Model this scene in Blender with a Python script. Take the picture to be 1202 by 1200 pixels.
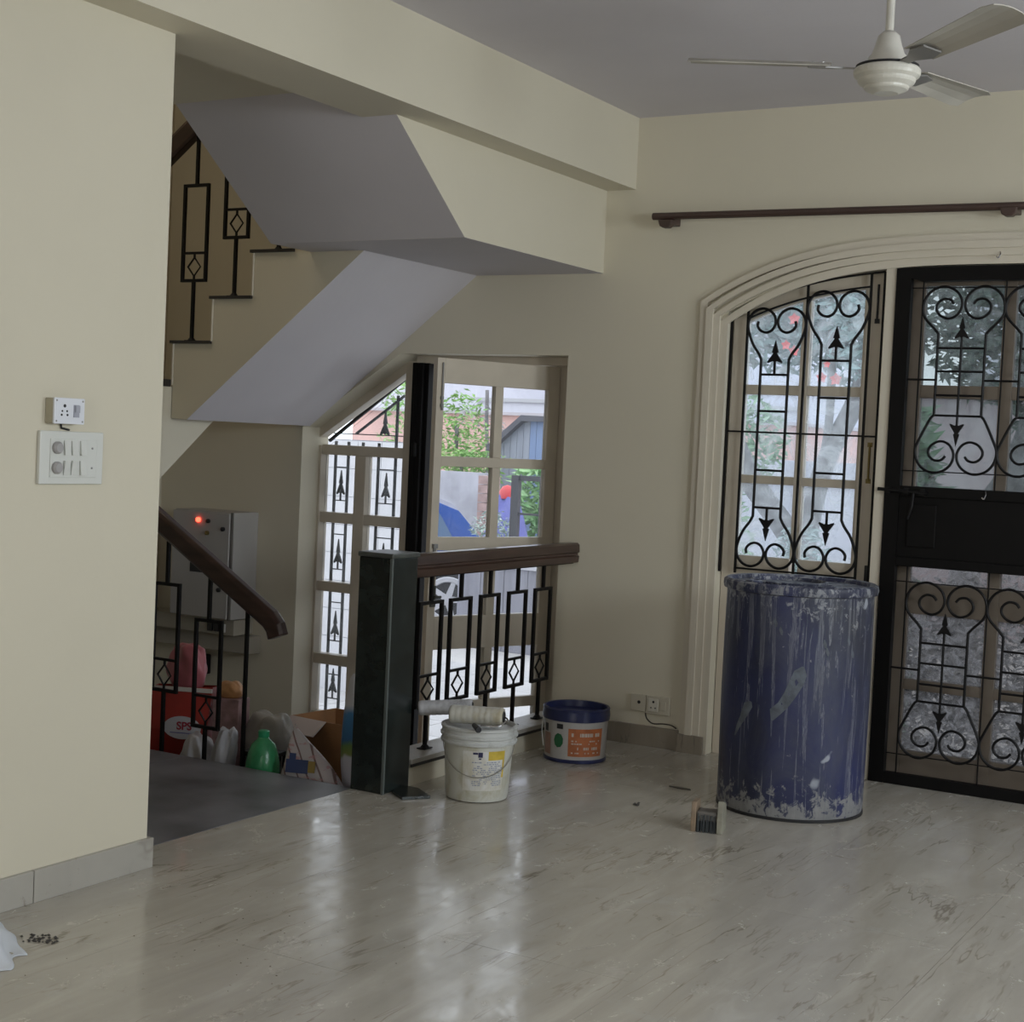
import bpy, bmesh, math, random
from math import pi, sin, cos, radians, atan2, hypot, sqrt
from mathutils import Vector, Matrix, geometry
random.seed(7)
S = bpy.context.scene
for o in list(bpy.data.objects): bpy.data.objects.remove(o)
C = S.collection

# ------------------------------------------------------------------ camera, world, light, exposure
F = 6.529                                    # inner face of the front wall
yaw, pitch, roll = 0.529612, 0.0450613, 0.046378
fw = Vector((-sin(yaw)*cos(pitch), cos(yaw)*cos(pitch), -sin(pitch)))
r0 = Vector((cos(yaw), sin(yaw), 0)); u0 = r0.cross(fw)
rt = cos(roll)*r0 + sin(roll)*u0; up = -sin(roll)*r0 + cos(roll)*u0
cd = bpy.data.cameras.new('camera'); cam = bpy.data.objects.new('camera', cd); C.objects.link(cam)
cd.sensor_fit = 'HORIZONTAL'; cd.sensor_width = 36; cd.lens = 36*1796.835/1202; cd.clip_end = 300
cam.matrix_world = Matrix(((rt.x, up.x, -fw.x, 3.22798), (rt.y, up.y, -fw.y, 0), (rt.z, up.z, -fw.z, 1.4), (0, 0, 0, 1)))
S.camera = cam
w = bpy.data.worlds.new('sky'); S.world = w; w.use_nodes = True
bg = w.node_tree.nodes['Background']; bg.inputs[0].default_value = (0.86, 0.93, 1.0, 1); bg.inputs[1].default_value = 2.3

def area(name, loc, rot, sx, sy, e, col=(1, 1, 1), portal=False):
    l = bpy.data.lights.new(name, 'AREA'); l.shape = 'RECTANGLE'; l.size = sx; l.size_y = sy; l.energy = e; l.color = col
    if portal: l.cycles.is_portal = True
    o = bpy.data.objects.new(name, l); o.location = loc; o.rotation_euler = rot; C.objects.link(o); return o
# daylight from side and rear windows outside the frame, plus two added lights
area('daylight_side_window', (5.56, 2.95, 2.05), (0, radians(90), 0), .8, .9, 60, (0.91, 1.0, 1.06))
area('added_side_light', (5.56, 4.85, 1.75), (0, radians(90), 0), 1.1, .9, 49, (0.93, 1.0, 1.04))  # added to brighten the ceiling beam, no known window here
area('daylight_rear_window', (2.6, -2.56, 1.6), (radians(90), 0, 0), 2.2, 1.4, 34, (1.0, 0.93, 0.80))
area('added_stair_light', (-2.0, 4.4, 4.12), (0, 0, 0), 1.4, 1.6, 10, (1.0, 0.86, 0.66))  # added fill for the dark stairwell, hung under its closed ceiling
# daylight at the arched door and the foyer door (just inside their openings the sky itself shows)
area('portal_arch', (1.73, F+.26, 1.2), (radians(-90), 0, 0), 2.6, 2.4, 1, portal=True)
area('portal_foyer', (-1.1, F+.27, .8), (radians(-90), 0, 0), 1.7, 2.2, 1, portal=True)
S.view_settings.view_transform = 'Standard'; S.view_settings.look = 'None'
S.view_settings.exposure = 0.0; S.view_settings.gamma = 1.0; S.view_settings.use_curve_mapping = False

# ------------------------------------------------------------------ materials
def mat(name, col, rough=.6, metal=0, spec=.5, bump=0, bscale=60, var=0, vscale=3, coat=0, stretch=None):
    m = bpy.data.materials.new(name); m.use_nodes = True; nt = m.node_tree; b = nt.nodes['Principled BSDF']
    b.inputs['Base Color'].default_value = (*col, 1); b.inputs['Roughness'].default_value = rough
    b.inputs['Metallic'].default_value = metal; b.inputs['Specular IOR Level'].default_value = spec
    b.inputs['Coat Weight'].default_value = coat
    tc = nt.nodes.new('ShaderNodeTexCoord'); mp = nt.nodes.new('ShaderNodeMapping'); nt.links.new(tc.outputs['Object'], mp.inputs[0])
    if stretch: mp.inputs['Scale'].default_value = stretch
    if var:
        n = nt.nodes.new('ShaderNodeTexNoise'); n.inputs['Scale'].default_value = vscale; n.inputs['Detail'].default_value = 5
        nt.links.new(mp.outputs[0], n.inputs['Vector'])
        r = nt.nodes.new('ShaderNodeValToRGB'); r.color_ramp.elements[0].position = .3; r.color_ramp.elements[1].position = .7
        r.color_ramp.elements[0].color = (*[c*(1-var) for c in col], 1); r.color_ramp.elements[1].color = (*[min(1, c*(1+var*.6)) for c in col], 1)
        nt.links.new(n.outputs[0], r.inputs[0]); nt.links.new(r.outputs[0], b.inputs['Base Color'])
    if bump:
        n = nt.nodes.new('ShaderNodeTexNoise'); n.inputs['Scale'].default_value = bscale; n.inputs['Detail'].default_value = 4
        nt.links.new(mp.outputs[0], n.inputs['Vector'])
        bp = nt.nodes.new('ShaderNodeBump'); bp.inputs['Strength'].default_value = bump; bp.inputs['Distance'].default_value = .01
        nt.links.new(n.outputs[0], bp.inputs['Height']); nt.links.new(bp.outputs[0], b.inputs['Normal'])
    return m
def ramp(nt, src, stops):
    r = nt.nodes.new('ShaderNodeValToRGB'); e = r.color_ramp.elements
    while len(e) < len(stops): e.new(.5)
    for k, (p, c) in enumerate(stops): e[k].position = p; e[k].color = (*c, 1) if len(c) == 3 else c
    nt.links.new(src, r.inputs[0]); return r.outputs[0]
def noise(nt, vec, sc, det=4, dist=0, rough=.5):
    n = nt.nodes.new('ShaderNodeTexNoise'); n.inputs['Scale'].default_value = sc; n.inputs['Detail'].default_value = det
    n.inputs['Distortion'].default_value = dist; n.inputs['Roughness'].default_value = rough; nt.links.new(vec, n.inputs['Vector']); return n.outputs[0]
def mapped(nt, scale, rot=(0, 0, 0), loc=(0, 0, 0), out='Object'):
    tc = nt.nodes.new('ShaderNodeTexCoord'); mp = nt.nodes.new('ShaderNodeMapping'); mp.inputs['Scale'].default_value = scale
    mp.inputs['Rotation'].default_value = rot; mp.inputs['Location'].default_value = loc; nt.links.new(tc.outputs[out], mp.inputs[0]); return mp.outputs[0]
def mixc(nt, fac, a, b):
    m = nt.nodes.new('ShaderNodeMix'); m.data_type = 'RGBA'
    for i, v in ((6, a), (7, b)):
        if isinstance(v, tuple): m.inputs[i].default_value = (*v, 1)
        else: nt.links.new(v, m.inputs[i])
    if isinstance(fac, (int, float)): m.inputs[0].default_value = fac
    else: nt.links.new(fac, m.inputs[0])
    return m.outputs[2]

CREAM = (.62, .575, .46)
wall_m = mat('cream_wall_paint', CREAM, .62, bump=.06, bscale=25, var=.035, vscale=1.3)
lilac_m = mat('lilac_ceiling_paint', (.60, .575, .61), .7, bump=.08, bscale=30, var=.05, vscale=1.5)
trim_m = mat('cream_gloss_trim', (.60, .55, .455), .32, bump=.03, bscale=12, var=.04)
frame_m = mat('cream_gloss_frame', (.56, .50, .41), .35, var=.08, vscale=6)
black_m = mat('black_iron', (.006, .0055, .006), .5, spec=.2)
blackp_m = mat('black_door_paint', (.006, .0055, .0055), .55, spec=.12, bump=.05, bscale=30, var=.2)
granite_m = mat('black_granite', (.12, .12, .13), .42, bump=.05, bscale=90, var=.6, vscale=3.2)
post_m = mat('dark_green_granite', (.014, .019, .018), .22, var=.45, vscale=18)
postedge_m = mat('granite_chamfer', (.10, .115, .11), .3)
nosing_m = mat('black_nosing', (.02, .018, .018), .4)
wood_m = mat('dark_red_wood', (.050, .026, .020), .28, var=.4, vscale=5, stretch=(6, .6, 6), coat=.2)
woodx_m = mat('dark_red_wood_x', (.040, .020, .017), .28, var=.4, vscale=5, stretch=(.6, 6, 6), coat=.2)
rod_m = mat('brown_rod', (.060, .035, .028), .4, var=.2)
white_m = mat('white_plastic', (.62, .63, .60), .3)
whitec_m = mat('white_socket', (.70, .72, .78), .3)
grey_m = mat('grey_plastic', (.25, .25, .25), .4)
dark_m = mat('dark_detail', (.012, .012, .014), .5)
fan_m = mat('cream_fan_enamel', (.55, .53, .47), .35, var=.12, vscale=8)
blade_m = mat('dusty_blade', (.42, .395, .345), .5, var=.18, vscale=5)
chrome_m = mat('chrome', (.6, .6, .62), .25, 1)
cab_m = mat('cabinet_paint', (.40, .385, .37), .5, var=.06)
brass_m = mat('dull_brass', (.20, .15, .05), .4, .6)

def glass(name, tint=(1, 1, 1), dust=.06, dirt=(.75, .78, .8), scale=6, ior=.05, amt=.0):
    m = bpy.data.materials.new(name); m.use_nodes = True; nt = m.node_tree; nt.nodes.clear()
    out = nt.nodes.new('ShaderNodeOutputMaterial'); tr = nt.nodes.new('ShaderNodeBsdfTransparent'); tr.inputs[0].default_value = (*tint, 1)
    gl = nt.nodes.new('ShaderNodeBsdfGlossy'); gl.inputs['Roughness'].default_value = .03
    fr = nt.nodes.new('ShaderNodeFresnel'); fr.inputs[0].default_value = 1.35
    mx = nt.nodes.new('ShaderNodeMixShader'); nt.links.new(fr.outputs[0], mx.inputs[0]); nt.links.new(tr.outputs[0], mx.inputs[1]); nt.links.new(gl.outputs[0], mx.inputs[2])
    df = nt.nodes.new('ShaderNodeBsdfTranslucent'); df.inputs[0].default_value = (*dirt, 1)
    v = mapped(nt, (1, 1, 1)); f = noise(nt, v, scale, 6, 1.2, .65)
    fac = ramp(nt, f, [(.40, (dust*.4,)*3), (.66, (dust+amt,)*3)])
    m2 = nt.nodes.new('ShaderNodeMixShader'); nt.links.new(fac, m2.inputs[0]); nt.links.new(mx.outputs[0], m2.inputs[1]); nt.links.new(df.outputs[0], m2.inputs[2])
    nt.links.new(m2.outputs[0], out.inputs[0]); return m
glass_m = glass('clear_glass', dust=.07)
dusty_m = glass('dusty_glass', (.93, .97, 1), dust=.25, amt=.15, scale=9)
film_m = glass('film_covered_glass', (.52, .51, .50), dust=.20, amt=.22, scale=26, dirt=(.45, .45, .47))
tint_m = glass('tinted_glass', (.55, .58, .58), dust=.12, amt=.10, scale=9, dirt=(.6, .62, .63))

# marble: light grey-beige stone with diagonal veins running away from the viewer, smeared plaster, scuffs
def marble(name, base=(.44, .41, .355), light=(.53, .50, .445), vein=(.19, .155, .115), rough=(.07, .33), out='Object'):
    m = bpy.data.materials.new(name); m.use_nodes = True; nt = m.node_tree; b = nt.nodes['Principled BSDF']; b.inputs['IOR'].default_value = 1.62
    v = mapped(nt, (4.2, .75, 1), (0, 0, radians(7)), out=out)
    n1 = noise(nt, v, 2.0, 8, .7, .6)
    c = ramp(nt, n1, [(.30, tuple(x*.86 for x in base)), (.55, base), (.75, light)])
    v3 = mapped(nt, (5.6, .7, 1), (0, 0, radians(5)), (3, 1, 0), out=out)
    n3 = noise(nt, v3, 1.7, 4, .35, .55)
    vv = ramp(nt, n3, [(.482, (0, 0, 0)), (.498, (1, 1, 1)), (.514, (0, 0, 0))])
    n4 = noise(nt, mapped(nt, (1, 1, 1), out=out), 2.6, 3)
    gate = ramp(nt, n4, [(.45, (0, 0, 0)), (.62, (.9, .9, .9))])
    mul = nt.nodes.new('ShaderNodeMath'); mul.operation = 'MULTIPLY'; nt.links.new(vv, mul.inputs[0]); nt.links.new(gate, mul.inputs[1])
    c = mixc(nt, mul.outputs[0], c, vein)
    n5 = noise(nt, mapped(nt, (1, 1, 1), (0, 0, .4), (5, 3, 0), out=out), 1.7, 7, .8, .7)
    sm = ramp(nt, n5, [(.62, (0, 0, 0)), (.70, (.55, .55, .55))])
    c = mixc(nt, sm, c, (.47, .46, .43))
    n6 = noise(nt, mapped(nt, (1, 1, 1), out=out), 11, 6, .3, .75)
    sp = ramp(nt, n6, [(.30, (.65, .65, .65)), (.38, (0, 0, 0))])
    c = mixc(nt, sp, c, (.15, .12, .085))
    nt.links.new(c, b.inputs['Base Color'])
    rr = ramp(nt, noise(nt, mapped(nt, (1.6, 1, 1), out=out), 4.5, 9, .7, .75), [(.35, (rough[0],)*3), (.68, (rough[1],)*3)])
    nt.links.new(rr, b.inputs['Roughness'])
    bp = nt.nodes.new('ShaderNodeBump'); bp.inputs['Strength'].default_value = .05; bp.inputs['Distance'].default_value = .01
    nt.links.new(noise(nt, mapped(nt, (1, 1, 1), out=out), 9, 3), bp.inputs['Height']); nt.links.new(bp.outputs[0], b.inputs['Normal'])
    return m
floor_m = marble('marble_floor')
skirt_m = marble('marble_skirting', (.40, .38, .34), (.52, .50, .46), (.20, .18, .15), (.3, .5))
grout_m = mat('joint_dark', (.13, .115, .095), .8)

# drum plastic: blue with chalky plaster drips, rings of splash near the rim and the foot
def drum_mat():
    m = bpy.data.materials.new('dirty_blue_plastic'); m.use_nodes = True; nt = m.node_tree; b = nt.nodes['Principled BSDF']
    c = ramp(nt, noise(nt, mapped(nt, (1, 1, .35)), 5, 5), [(.32, (.016, .018, .030)), (.50, (.012, .017, .062)), (.68, (.017, .023, .088))])
    streak = ramp(nt, noise(nt, mapped(nt, (14, 14, .6)), 3.0, 7, .8, .62), [(.555, (0, 0, 0)), (.575, (.55, .55, .55)), (.60, (.05, .05, .05)), (.66, (.45, .45, .45)), (.70, (.1, .1, .1))])
    c = mixc(nt, streak, c, (.27, .28, .31))
    tc = nt.nodes.new('ShaderNodeTexCoord'); sx = nt.nodes.new('ShaderNodeSeparateXYZ'); nt.links.new(tc.outputs['Object'], sx.inputs[0])
    n = noise(nt, mapped(nt, (1, 1, .8)), 24, 8, .5, .72)
    def band(z0, z1, s0, s1):                 # splash that thickens between two heights
        mr = nt.nodes.new('ShaderNodeMapRange'); mr.inputs[1].default_value = z0; mr.inputs[2].default_value = z1
        mr.inputs[3].default_value = s0; mr.inputs[4].default_value = s1; nt.links.new(sx.outputs[2], mr.inputs[0])
        ad = nt.nodes.new('ShaderNodeMath'); ad.operation = 'ADD'; nt.links.new(n, ad.inputs[0]); nt.links.new(mr.outputs[0], ad.inputs[1])
        return ramp(nt, ad.outputs[0], [(.60, (0, 0, 0)), (.66, (.75, .75, .75))])
    c = mixc(nt, band(.0, .20, .22, -.06), c, (.29, .29, .28))
    c = mixc(nt, band(.62, .90, -.07, .10), c, (.30, .31, .33))
    sp = ramp(nt, noise(nt, mapped(nt, (1, 1, 1), (0, 0, 0), (4, 2, 1)), 7, 2, .2), [(.69, (0, 0, 0)), (.72, (.9, .9, .9))])
    c = mixc(nt, sp, c, (.38, .41, .47))
    du = ramp(nt, noise(nt, mapped(nt, (1, 1, .45), (0, 0, 0), (1, 7, 1)), 5.5, 8, .8, .68), [(.40, (0, 0, 0)), (.74, (.55, .55, .55))])
    c = mixc(nt, du, c, (.075, .08, .095))
    nt.links.new(c, b.inputs['Base Color']); b.inputs['Roughness'].default_value = .5
    return m
drum_m = drum_mat()

# ------------------------------------------------------------------ mesh helpers
class MB:
    def __init__(s): s.v = []; s.f = []; s.mi = []
    def add(s, vs, fs, mi=0, M=None):
        k = len(s.v); s.v += [tuple(M @ Vector(p)) if M else tuple(p) for p in vs]
        s.f += [tuple(i+k for i in f) for f in fs]; s.mi += [mi]*len(fs); return s
    def box(s, x0, x1, y0, y1, z0, z1, mi=0, M=None):
        x0, x1 = sorted((x0, x1)); y0, y1 = sorted((y0, y1)); z0, z1 = sorted((z0, z1))
        return s.add([(x0,y0,z0),(x1,y0,z0),(x1,y1,z0),(x0,y1,z0),(x0,y0,z1),(x1,y0,z1),(x1,y1,z1),(x0,y1,z1)],
                     [(0,3,2,1),(4,5,6,7),(0,1,5,4),(1,2,6,5),(2,3,7,6),(3,0,4,7)], mi, M)
    def prism(s, poly, a0, a1, axis='y', mi=0, M=None):
        # poly: list of 2D points, in (x,z) for axis y, (y,z) for axis x, (x,y) for axis z
        A = sum(poly[i][0]*poly[(i+1) % len(poly)][1]-poly[(i+1) % len(poly)][0]*poly[i][1] for i in range(len(poly)))
        if A < 0: poly = poly[::-1]
        n = len(poly)
        def P(p, a): return {'y': (p[0], a, p[1]), 'x': (a, p[0], p[1]), 'z': (p[0], p[1], a)}[axis]
        vs = [P(p, a0) for p in poly]+[P(p, a1) for p in poly]
        tris = geometry.tessellate_polygon([[Vector((p[0], p[1], 0)) for p in poly]])
        fs = []
        for t in tris:
            a, b, c = t
            ar = (poly[b][0]-poly[a][0])*(poly[c][1]-poly[a][1])-(poly[c][0]-poly[a][0])*(poly[b][1]-poly[a][1])
            if ar < 0: t = (a, c, b)
            fs.append(tuple(t)); fs.append(tuple(i+n for i in reversed(t)))
        for i in range(n): j = (i+1) % n; fs.append((i, i+n, j+n, j))
        if axis == 'y': fl = a1 > a0
        else: fl = a1 < a0
        if not fl: fs = [tuple(reversed(f)) for f in fs]
        return s.add(vs, fs, mi, M)
    def tube(s, pts, r, n=8, closed=False, mi=0, M=None, flat=None, cap=True):
        pts = [Vector(p) for p in pts]; N = len(pts); vs = []; rs = r if isinstance(r, (list, tuple)) else [r]*N
        prev = None
        for i, p in enumerate(pts):
            if closed: t = pts[(i+1) % N]-pts[i-1]
            else: t = pts[min(i+1, N-1)]-pts[max(i-1, 0)]
            if t.length < 1e-9: t = Vector((0, 0, 1))
            t.normalize()
            if prev is None:
                ref = Vector((0, 1, 0)) if abs(t.y) < .9 else Vector((1, 0, 0))
                a = t.cross(ref).normalized()
            else:
                a = (prev-t*prev.dot(t)); a = a.normalized() if a.length > 1e-6 else t.orthogonal().normalized()
            prev = a; b = t.cross(a)
            for k in range(n):
                an = 2*pi*k/n+pi/n
                vs.append(p+a*rs[i]*cos(an)*(flat[0] if flat else 1)+b*rs[i]*sin(an)*(flat[1] if flat else 1))
        fs = []
        for i in range(N if closed else N-1):
            j = (i+1) % N
            for k in range(n): l = (k+1) % n; fs.append((i*n+k, i*n+l, j*n+l, j*n+k))
        if not closed and cap: fs.append(tuple(range(n-1, -1, -1))); fs.append(tuple((N-1)*n+k for k in range(n)))
        return s.add(vs, fs, mi, M)
    def bar(s, p, q, w=.012, d=None, mi=0, M=None):   # square bar between two points
        return s.tube([p, q], w*.7071, 4, mi=mi, M=M)
    def lathe(s, prof, n=40, M=None, mi=0, closed=False, a0=0, a1=2*pi, cap=True):
        full = abs(a1-a0-2*pi) < 1e-6; m = n if full else n+1; vs = []
        for (r, z) in prof:
            for k in range(m):
                a = a0+(a1-a0)*k/n; vs.append((r*cos(a), r*sin(a), z))
        fs = []
        for i in range(len(prof)-1):
            for k in range(n):
                l = (k+1) % m
                fs.append((i*m+k, i*m+l, (i+1)*m+l, (i+1)*m+k))
        if full and cap:
            if prof[0][0] > 1e-6: fs.append(tuple(range(m-1, -1, -1)))
            if prof[-1][0] > 1e-6: fs.append(tuple((len(prof)-1)*m+k for k in range(m)))
        return s.add(vs, fs, mi, M)
    def build(s, name, mats, parent=None, smooth=False, bevel=0, loc=None, auto=False, solid=0):
        me = bpy.data.meshes.new(name); me.from_pydata(s.v, [], s.f)
        if not isinstance(mats, (list, tuple)): mats = [mats]
        for m in mats: me.materials.append(m)
        me.polygons.foreach_set('material_index', s.mi); me.update()
        if smooth:
            for p in me.polygons: p.use_smooth = True
        if auto:
            bm = bmesh.new(); bm.from_mesh(me); bmesh.ops.remove_doubles(bm, verts=bm.verts, dist=1e-5)
            for f in bm.faces: f.smooth = True
            for e in bm.edges:
                if len(e.link_faces) == 2 and e.calc_face_angle(0) > radians(35): e.smooth = False
            bm.to_mesh(me); bm.free()
        o = bpy.data.objects.new(name, me); C.objects.link(o)
        if parent: o.parent = parent
        if loc: o.location = loc
        if bevel:
            b = o.modifiers.new('bevel', 'BEVEL'); b.width = bevel; b.segments = 2; b.limit_method = 'ANGLE'
        if solid:
            b = o.modifiers.new('solid', 'SOLIDIFY'); b.thickness = solid
        return o
def tag(o, label=None, cat=None, group=None, kind=None):
    if label: o['label'] = label
    if cat: o['category'] = cat
    if group: o['group'] = group
    if kind: o['kind'] = kind
    return o
def empty(name, loc=(0, 0, 0), rz=0, parent=None, **k):
    o = bpy.data.objects.new(name, None); o.empty_display_size = .05; C.objects.link(o); o.location = loc; o.rotation_euler = (0, 0, rz)
    if parent: o.parent = parent
    return tag(o, **k)
def struct(o, label=None, cat=None): return tag(o, label, cat, kind='structure')
def spline(pts, sub=6, closed=False):
    out = []; n = len(pts); P = [Vector(p) for p in pts]
    for i in range(n if closed else n-1):
        p0 = P[i-1] if (i > 0 or closed) else P[0]; p1 = P[i]; p2 = P[(i+1) % n]; p3 = P[(i+2) % n] if (i+2 < n or closed) else P[-1]
        for k in range(sub):
            t = k/sub
            out.append(.5*((2*p1)+(-p0+p2)*t+(2*p0-5*p1+4*p2-p3)*t*t+(-p0+3*p1-3*p2+p3)*t**3))
    if not closed: out.append(P[-1])
    return out
def soffits(o):                                   # faces that look down carry the lilac ceiling paint (slot 1)
    for p in o.data.polygons:
        if p.normal.z < -.3: p.material_index = 1

# ------------------------------------------------------------------ room shell
XL, XR, YB, H = -.152, 5.6, -2.6, 2.945
HB = 2.612                                       # underside of the beam
GZ = -.60                                        # ground outside
FZ = -.32                                        # foyer floor
flo = MB().box(-.31, XR, YB, F+.22, -.14, -.004).build('floor', grout_m)
struct(flo, 'pale veined marble floor of the room with scuffs and plaster smears', 'floor')
x = -.31; k = 0
slab_ns = []
while x < XR-.01:
    x1 = min(x+.62, XR); y = YB-(.4 if k % 2 else 0)
    while y < F+.2:
        y0 = max(y, YB); y1 = min(y+1.24, F+.20)
        if y1-y0 > .02:
            MB().box(x+.0007, x1-.0007, y0+.0007, y1-.0007, -.02, 0).build('marble_slab', floor_m, flo)
        y += 1.24
    x = x1; k += 1

wf = MB()
arch_c, arch_hw = 1.73, 1.36
def zo(x): return 2.36-.275*(min(1.2, abs(x-arch_c)/arch_hw))**3.3
def zi(x): return zo(x)-.125
AX0, AX1 = .50, 2.96
wf.box(-3.05, -1.92, F, F+.23, -.5, 4.2)
wf.prism([(-1.92, 1.43), (-1.92, 4.2), (-.32, 4.2), (-.32, 1.83), (-1.30, 1.83)], F, F+.23)
wf.box(-.32, AX0, F, F+.23, -.5, 4.2)
N = 24; xs = [AX0+(AX1-AX0)*i/N for i in range(N+1)]
for i in range(N): wf.prism([(xs[i], zi(xs[i])), (xs[i+1], zi(xs[i+1])), (xs[i+1], 4.2), (xs[i], 4.2)], F, F+.23)
wf.box(AX1, XR+.2, F, F+.23, -.5, 4.2)
struct(wf.build('wall_front', wall_m), 'cream painted wall holding the arched doorway and the foyer opening', 'wall')
o = MB().box(-.31, XL, YB, 3.58, 0, HB).build('wall_left', wall_m); struct(o, 'cream wall at the left edge carrying the switches', 'wall')
o = MB().box(-.31, 0, YB, F, HB, H).build('trim_1', wall_m); struct(o, 'long cream ceiling beam running above the stairwell opening', 'beam')
o = MB().box(-.31, XR+.2, YB-.2, F+.23, H, H+.15).build('ceiling', lilac_m); struct(o, 'pale lilac painted ceiling of the room', 'ceiling')
wr = MB(); wy0, wy1, wz0, wz1 = 2.45, 3.45, 1.6, 2.5
wr.box(XR, XR+.2, YB-.2, wy0, -.1, H); wr.box(XR, XR+.2, wy1, 4.35, -.1, H); wr.box(XR, XR+.2, 5.35, F+.23, -.1, H); wr.box(XR, XR+.2, 4.35, 5.35, -.1, 1.15); wr.box(XR, XR+.2, 4.35, 5.35, 2.35, H); wr.box(XR, XR+.2, wy0, wy1, -.1, wz0); wr.box(XR, XR+.2, wy0, wy1, wz1, H)  # the opening nearer the front wall is added for the beam light
struct(wr.build('wall_right', wall_m), 'cream side wall of the room with a window and an added light opening', 'wall')
wb = MB(); bx0, bx1, bz0, bz1 = 1.5, 3.7, .9, 2.3
wb.box(-.31, bx0, YB-.2, YB, -.1, H); wb.box(bx1, XR, YB-.2, YB, -.1, H); wb.box(bx0, bx1, YB-.2, YB, -.1, bz0); wb.box(bx0, bx1, YB-.2, YB, bz1, H)
struct(wb.build('wall_rear', wall_m), 'cream rear wall of the room with a window', 'wall')

# stairwell shell
sw = MB(); sw.box(-3.05, -2.92, 3.0, F, -.5, 4.2); struct(sw.build('wall_stairwell', wall_m), 'cream side wall at the far left of the stairwell', 'wall')
o = MB().box(-3.05, -.31, 2.9, 3.05, -.5, 4.2).build('wall_stair_rear', wall_m); struct(o, 'wall closing the stairwell behind the left wall', 'wall')
o = MB().box(-.31, -.16, 2.9, F+.23, H+.15, 4.2).build('wall_stair_upper', wall_m); struct(o, 'upper storey wall above the beam beside the stairs', 'wall')
o = MB().box(-3.05, -.16, 2.9, F+.23, 4.2, 4.3).build('ceiling_stairwell', lilac_m); struct(o, 'ceiling over the top of the stairwell', 'ceiling')
# black landing, step and foyer floor
EY = 4.905
lf = MB().box(-3.0, -.312, 3.0, EY, -.4, -.004).build('floor_landing', grout_m); struct(lf, 'black granite landing floor beside the marble floor', 'floor')
for a, b in ((-.312, -1.2), (-1.2, -2.1), (-2.1, -2.92)):
    MB().box(a-.0007, b+.0007, 3.05, EY, -.03, 0).build('granite_slab', granite_m, lf, bevel=.002)
o = MB().box(-2.92, -.32, EY, 5.32, -.4, -.16).build('floor_step', granite_m); struct(o, 'black granite step going down to the foyer', 'step')
o = MB().box(-2.92, -.32, 5.32, F+.23, -.5, FZ).build('floor_foyer', granite_m); struct(o, 'sunken dark foyer floor behind the bags', 'floor')
o = MB().box(-2.92, -1.93, F-.018, F, FZ, -.215).build('baseboard_foyer', nosing_m); struct(o, 'black skirting at the foot of the foyer wall', 'skirting')

# parapet kerb below the railing, with a marble coping with a dark edge
kb = empty('trim_2', (0, 0, 0)); struct(kb, 'low marble-capped kerb that carries the railing beside the foyer', 'kerb')
MB().box(-.315, -.165, 5.07, F, -.4, .085).build('kerb_body', wall_m, kb)
for a, b in ((5.075, 5.80), (5.802, F)): MB().box(-.325, -.155, a, b, .085, .108).build('coping_slab', skirt_m, kb, bevel=.002)
MB().box(-.157, -.152, 5.07, F, .078, .09).build('coping_edge', nosing_m, kb)

# skirtings
sk = empty('baseboard_left'); struct(sk, 'marble skirting along the foot of the left wall', 'skirting')
for a, b in ((YB, 1.9), (1.902, 3.105), (3.108, 3.595)): MB().box(XL, XL+.016, a, b, 0, .095).build('skirting_piece', skirt_m, sk, bevel=.0015)
MB().box(-.31, XL, 3.5805, 3.5945, 0, .095).build('skirting_piece', skirt_m, sk)
sk = empty('baseboard_front'); struct(sk, 'shadowed marble skirting between the kerb and the arched doorway', 'skirting')
skirtf_m = marble('dirty_shaded_skirting', (.24, .205, .16), (.30, .26, .21), (.12, .10, .08), (.4, .6))  # marble colour darkened for both dirt and the shadow lying there
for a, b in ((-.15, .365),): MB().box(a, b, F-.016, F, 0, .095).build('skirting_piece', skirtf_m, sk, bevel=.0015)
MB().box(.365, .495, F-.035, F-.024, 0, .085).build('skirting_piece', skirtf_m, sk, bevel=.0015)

# ------------------------------------------------------------------ stairs above
st = [(-1.97, 1.44), (-1.87, 1.435), (-.86, 2.222), (-.86, 2.44), (-1.25, 2.44), (-1.25, 2.225), (-1.49, 2.225), (-1.49, 2.012), (-1.73, 2.012), (-1.73, 1.80), (-1.97, 1.80)]
fb = MB().prism(st, 5.57, F).build('stair_flight', [wall_m, lilac_m]); soffits(fb)
struct(fb, 'cream sided stair flight climbing right along the front wall', 'stairs')
for (a, b, z) in ((-1.985, -1.73, 1.80), (-1.745, -1.49, 2.012), (-1.505, -1.25, 2.225)):
    MB().box(a, b-.0, 5.555, F, z, z+.014).build('tread', nosing_m, fb)
    MB().box(a+.012, a+.018, 5.562, F-.002, z-.2, z-.001).build('riser', trim_m, fb)
o = MB().prism([(4.9, .66), (5.88, 1.438), (5.88, 1.59), (5.45, 1.59), (5.45, 1.385), (5.2, 1.385), (5.2, 1.18), (4.9, 1.18)], -1.974, -2.92, 'x').build('stair_flight_lower', [wall_m, lilac_m]); soffits(o)
struct(o, 'brightly lit side of the lower stair flight under the first flight', 'stairs')
MB().box(-2.92, -1.972, 5.44, 5.56, 1.59, 1.625).build('tread', nosing_m, o)
MB().box(-2.92, -1.972, 5.19, 5.45, 1.385, 1.41).build('tread', nosing_m, o)
fc = MB()
fc.prism([(5.292, 2.2235), (F, 2.2235), (F, HB), (4.778, HB)], XL, -.27, 'x')
sf = (2.70-2.222)/(5.29-4.66)
fc.prism([(5.29, 2.222), (4.66, 2.70), (4.66, 2.95), (5.0, 2.72), (5.29, 2.44)], XL+.0005, -1.16, 'x')
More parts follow.
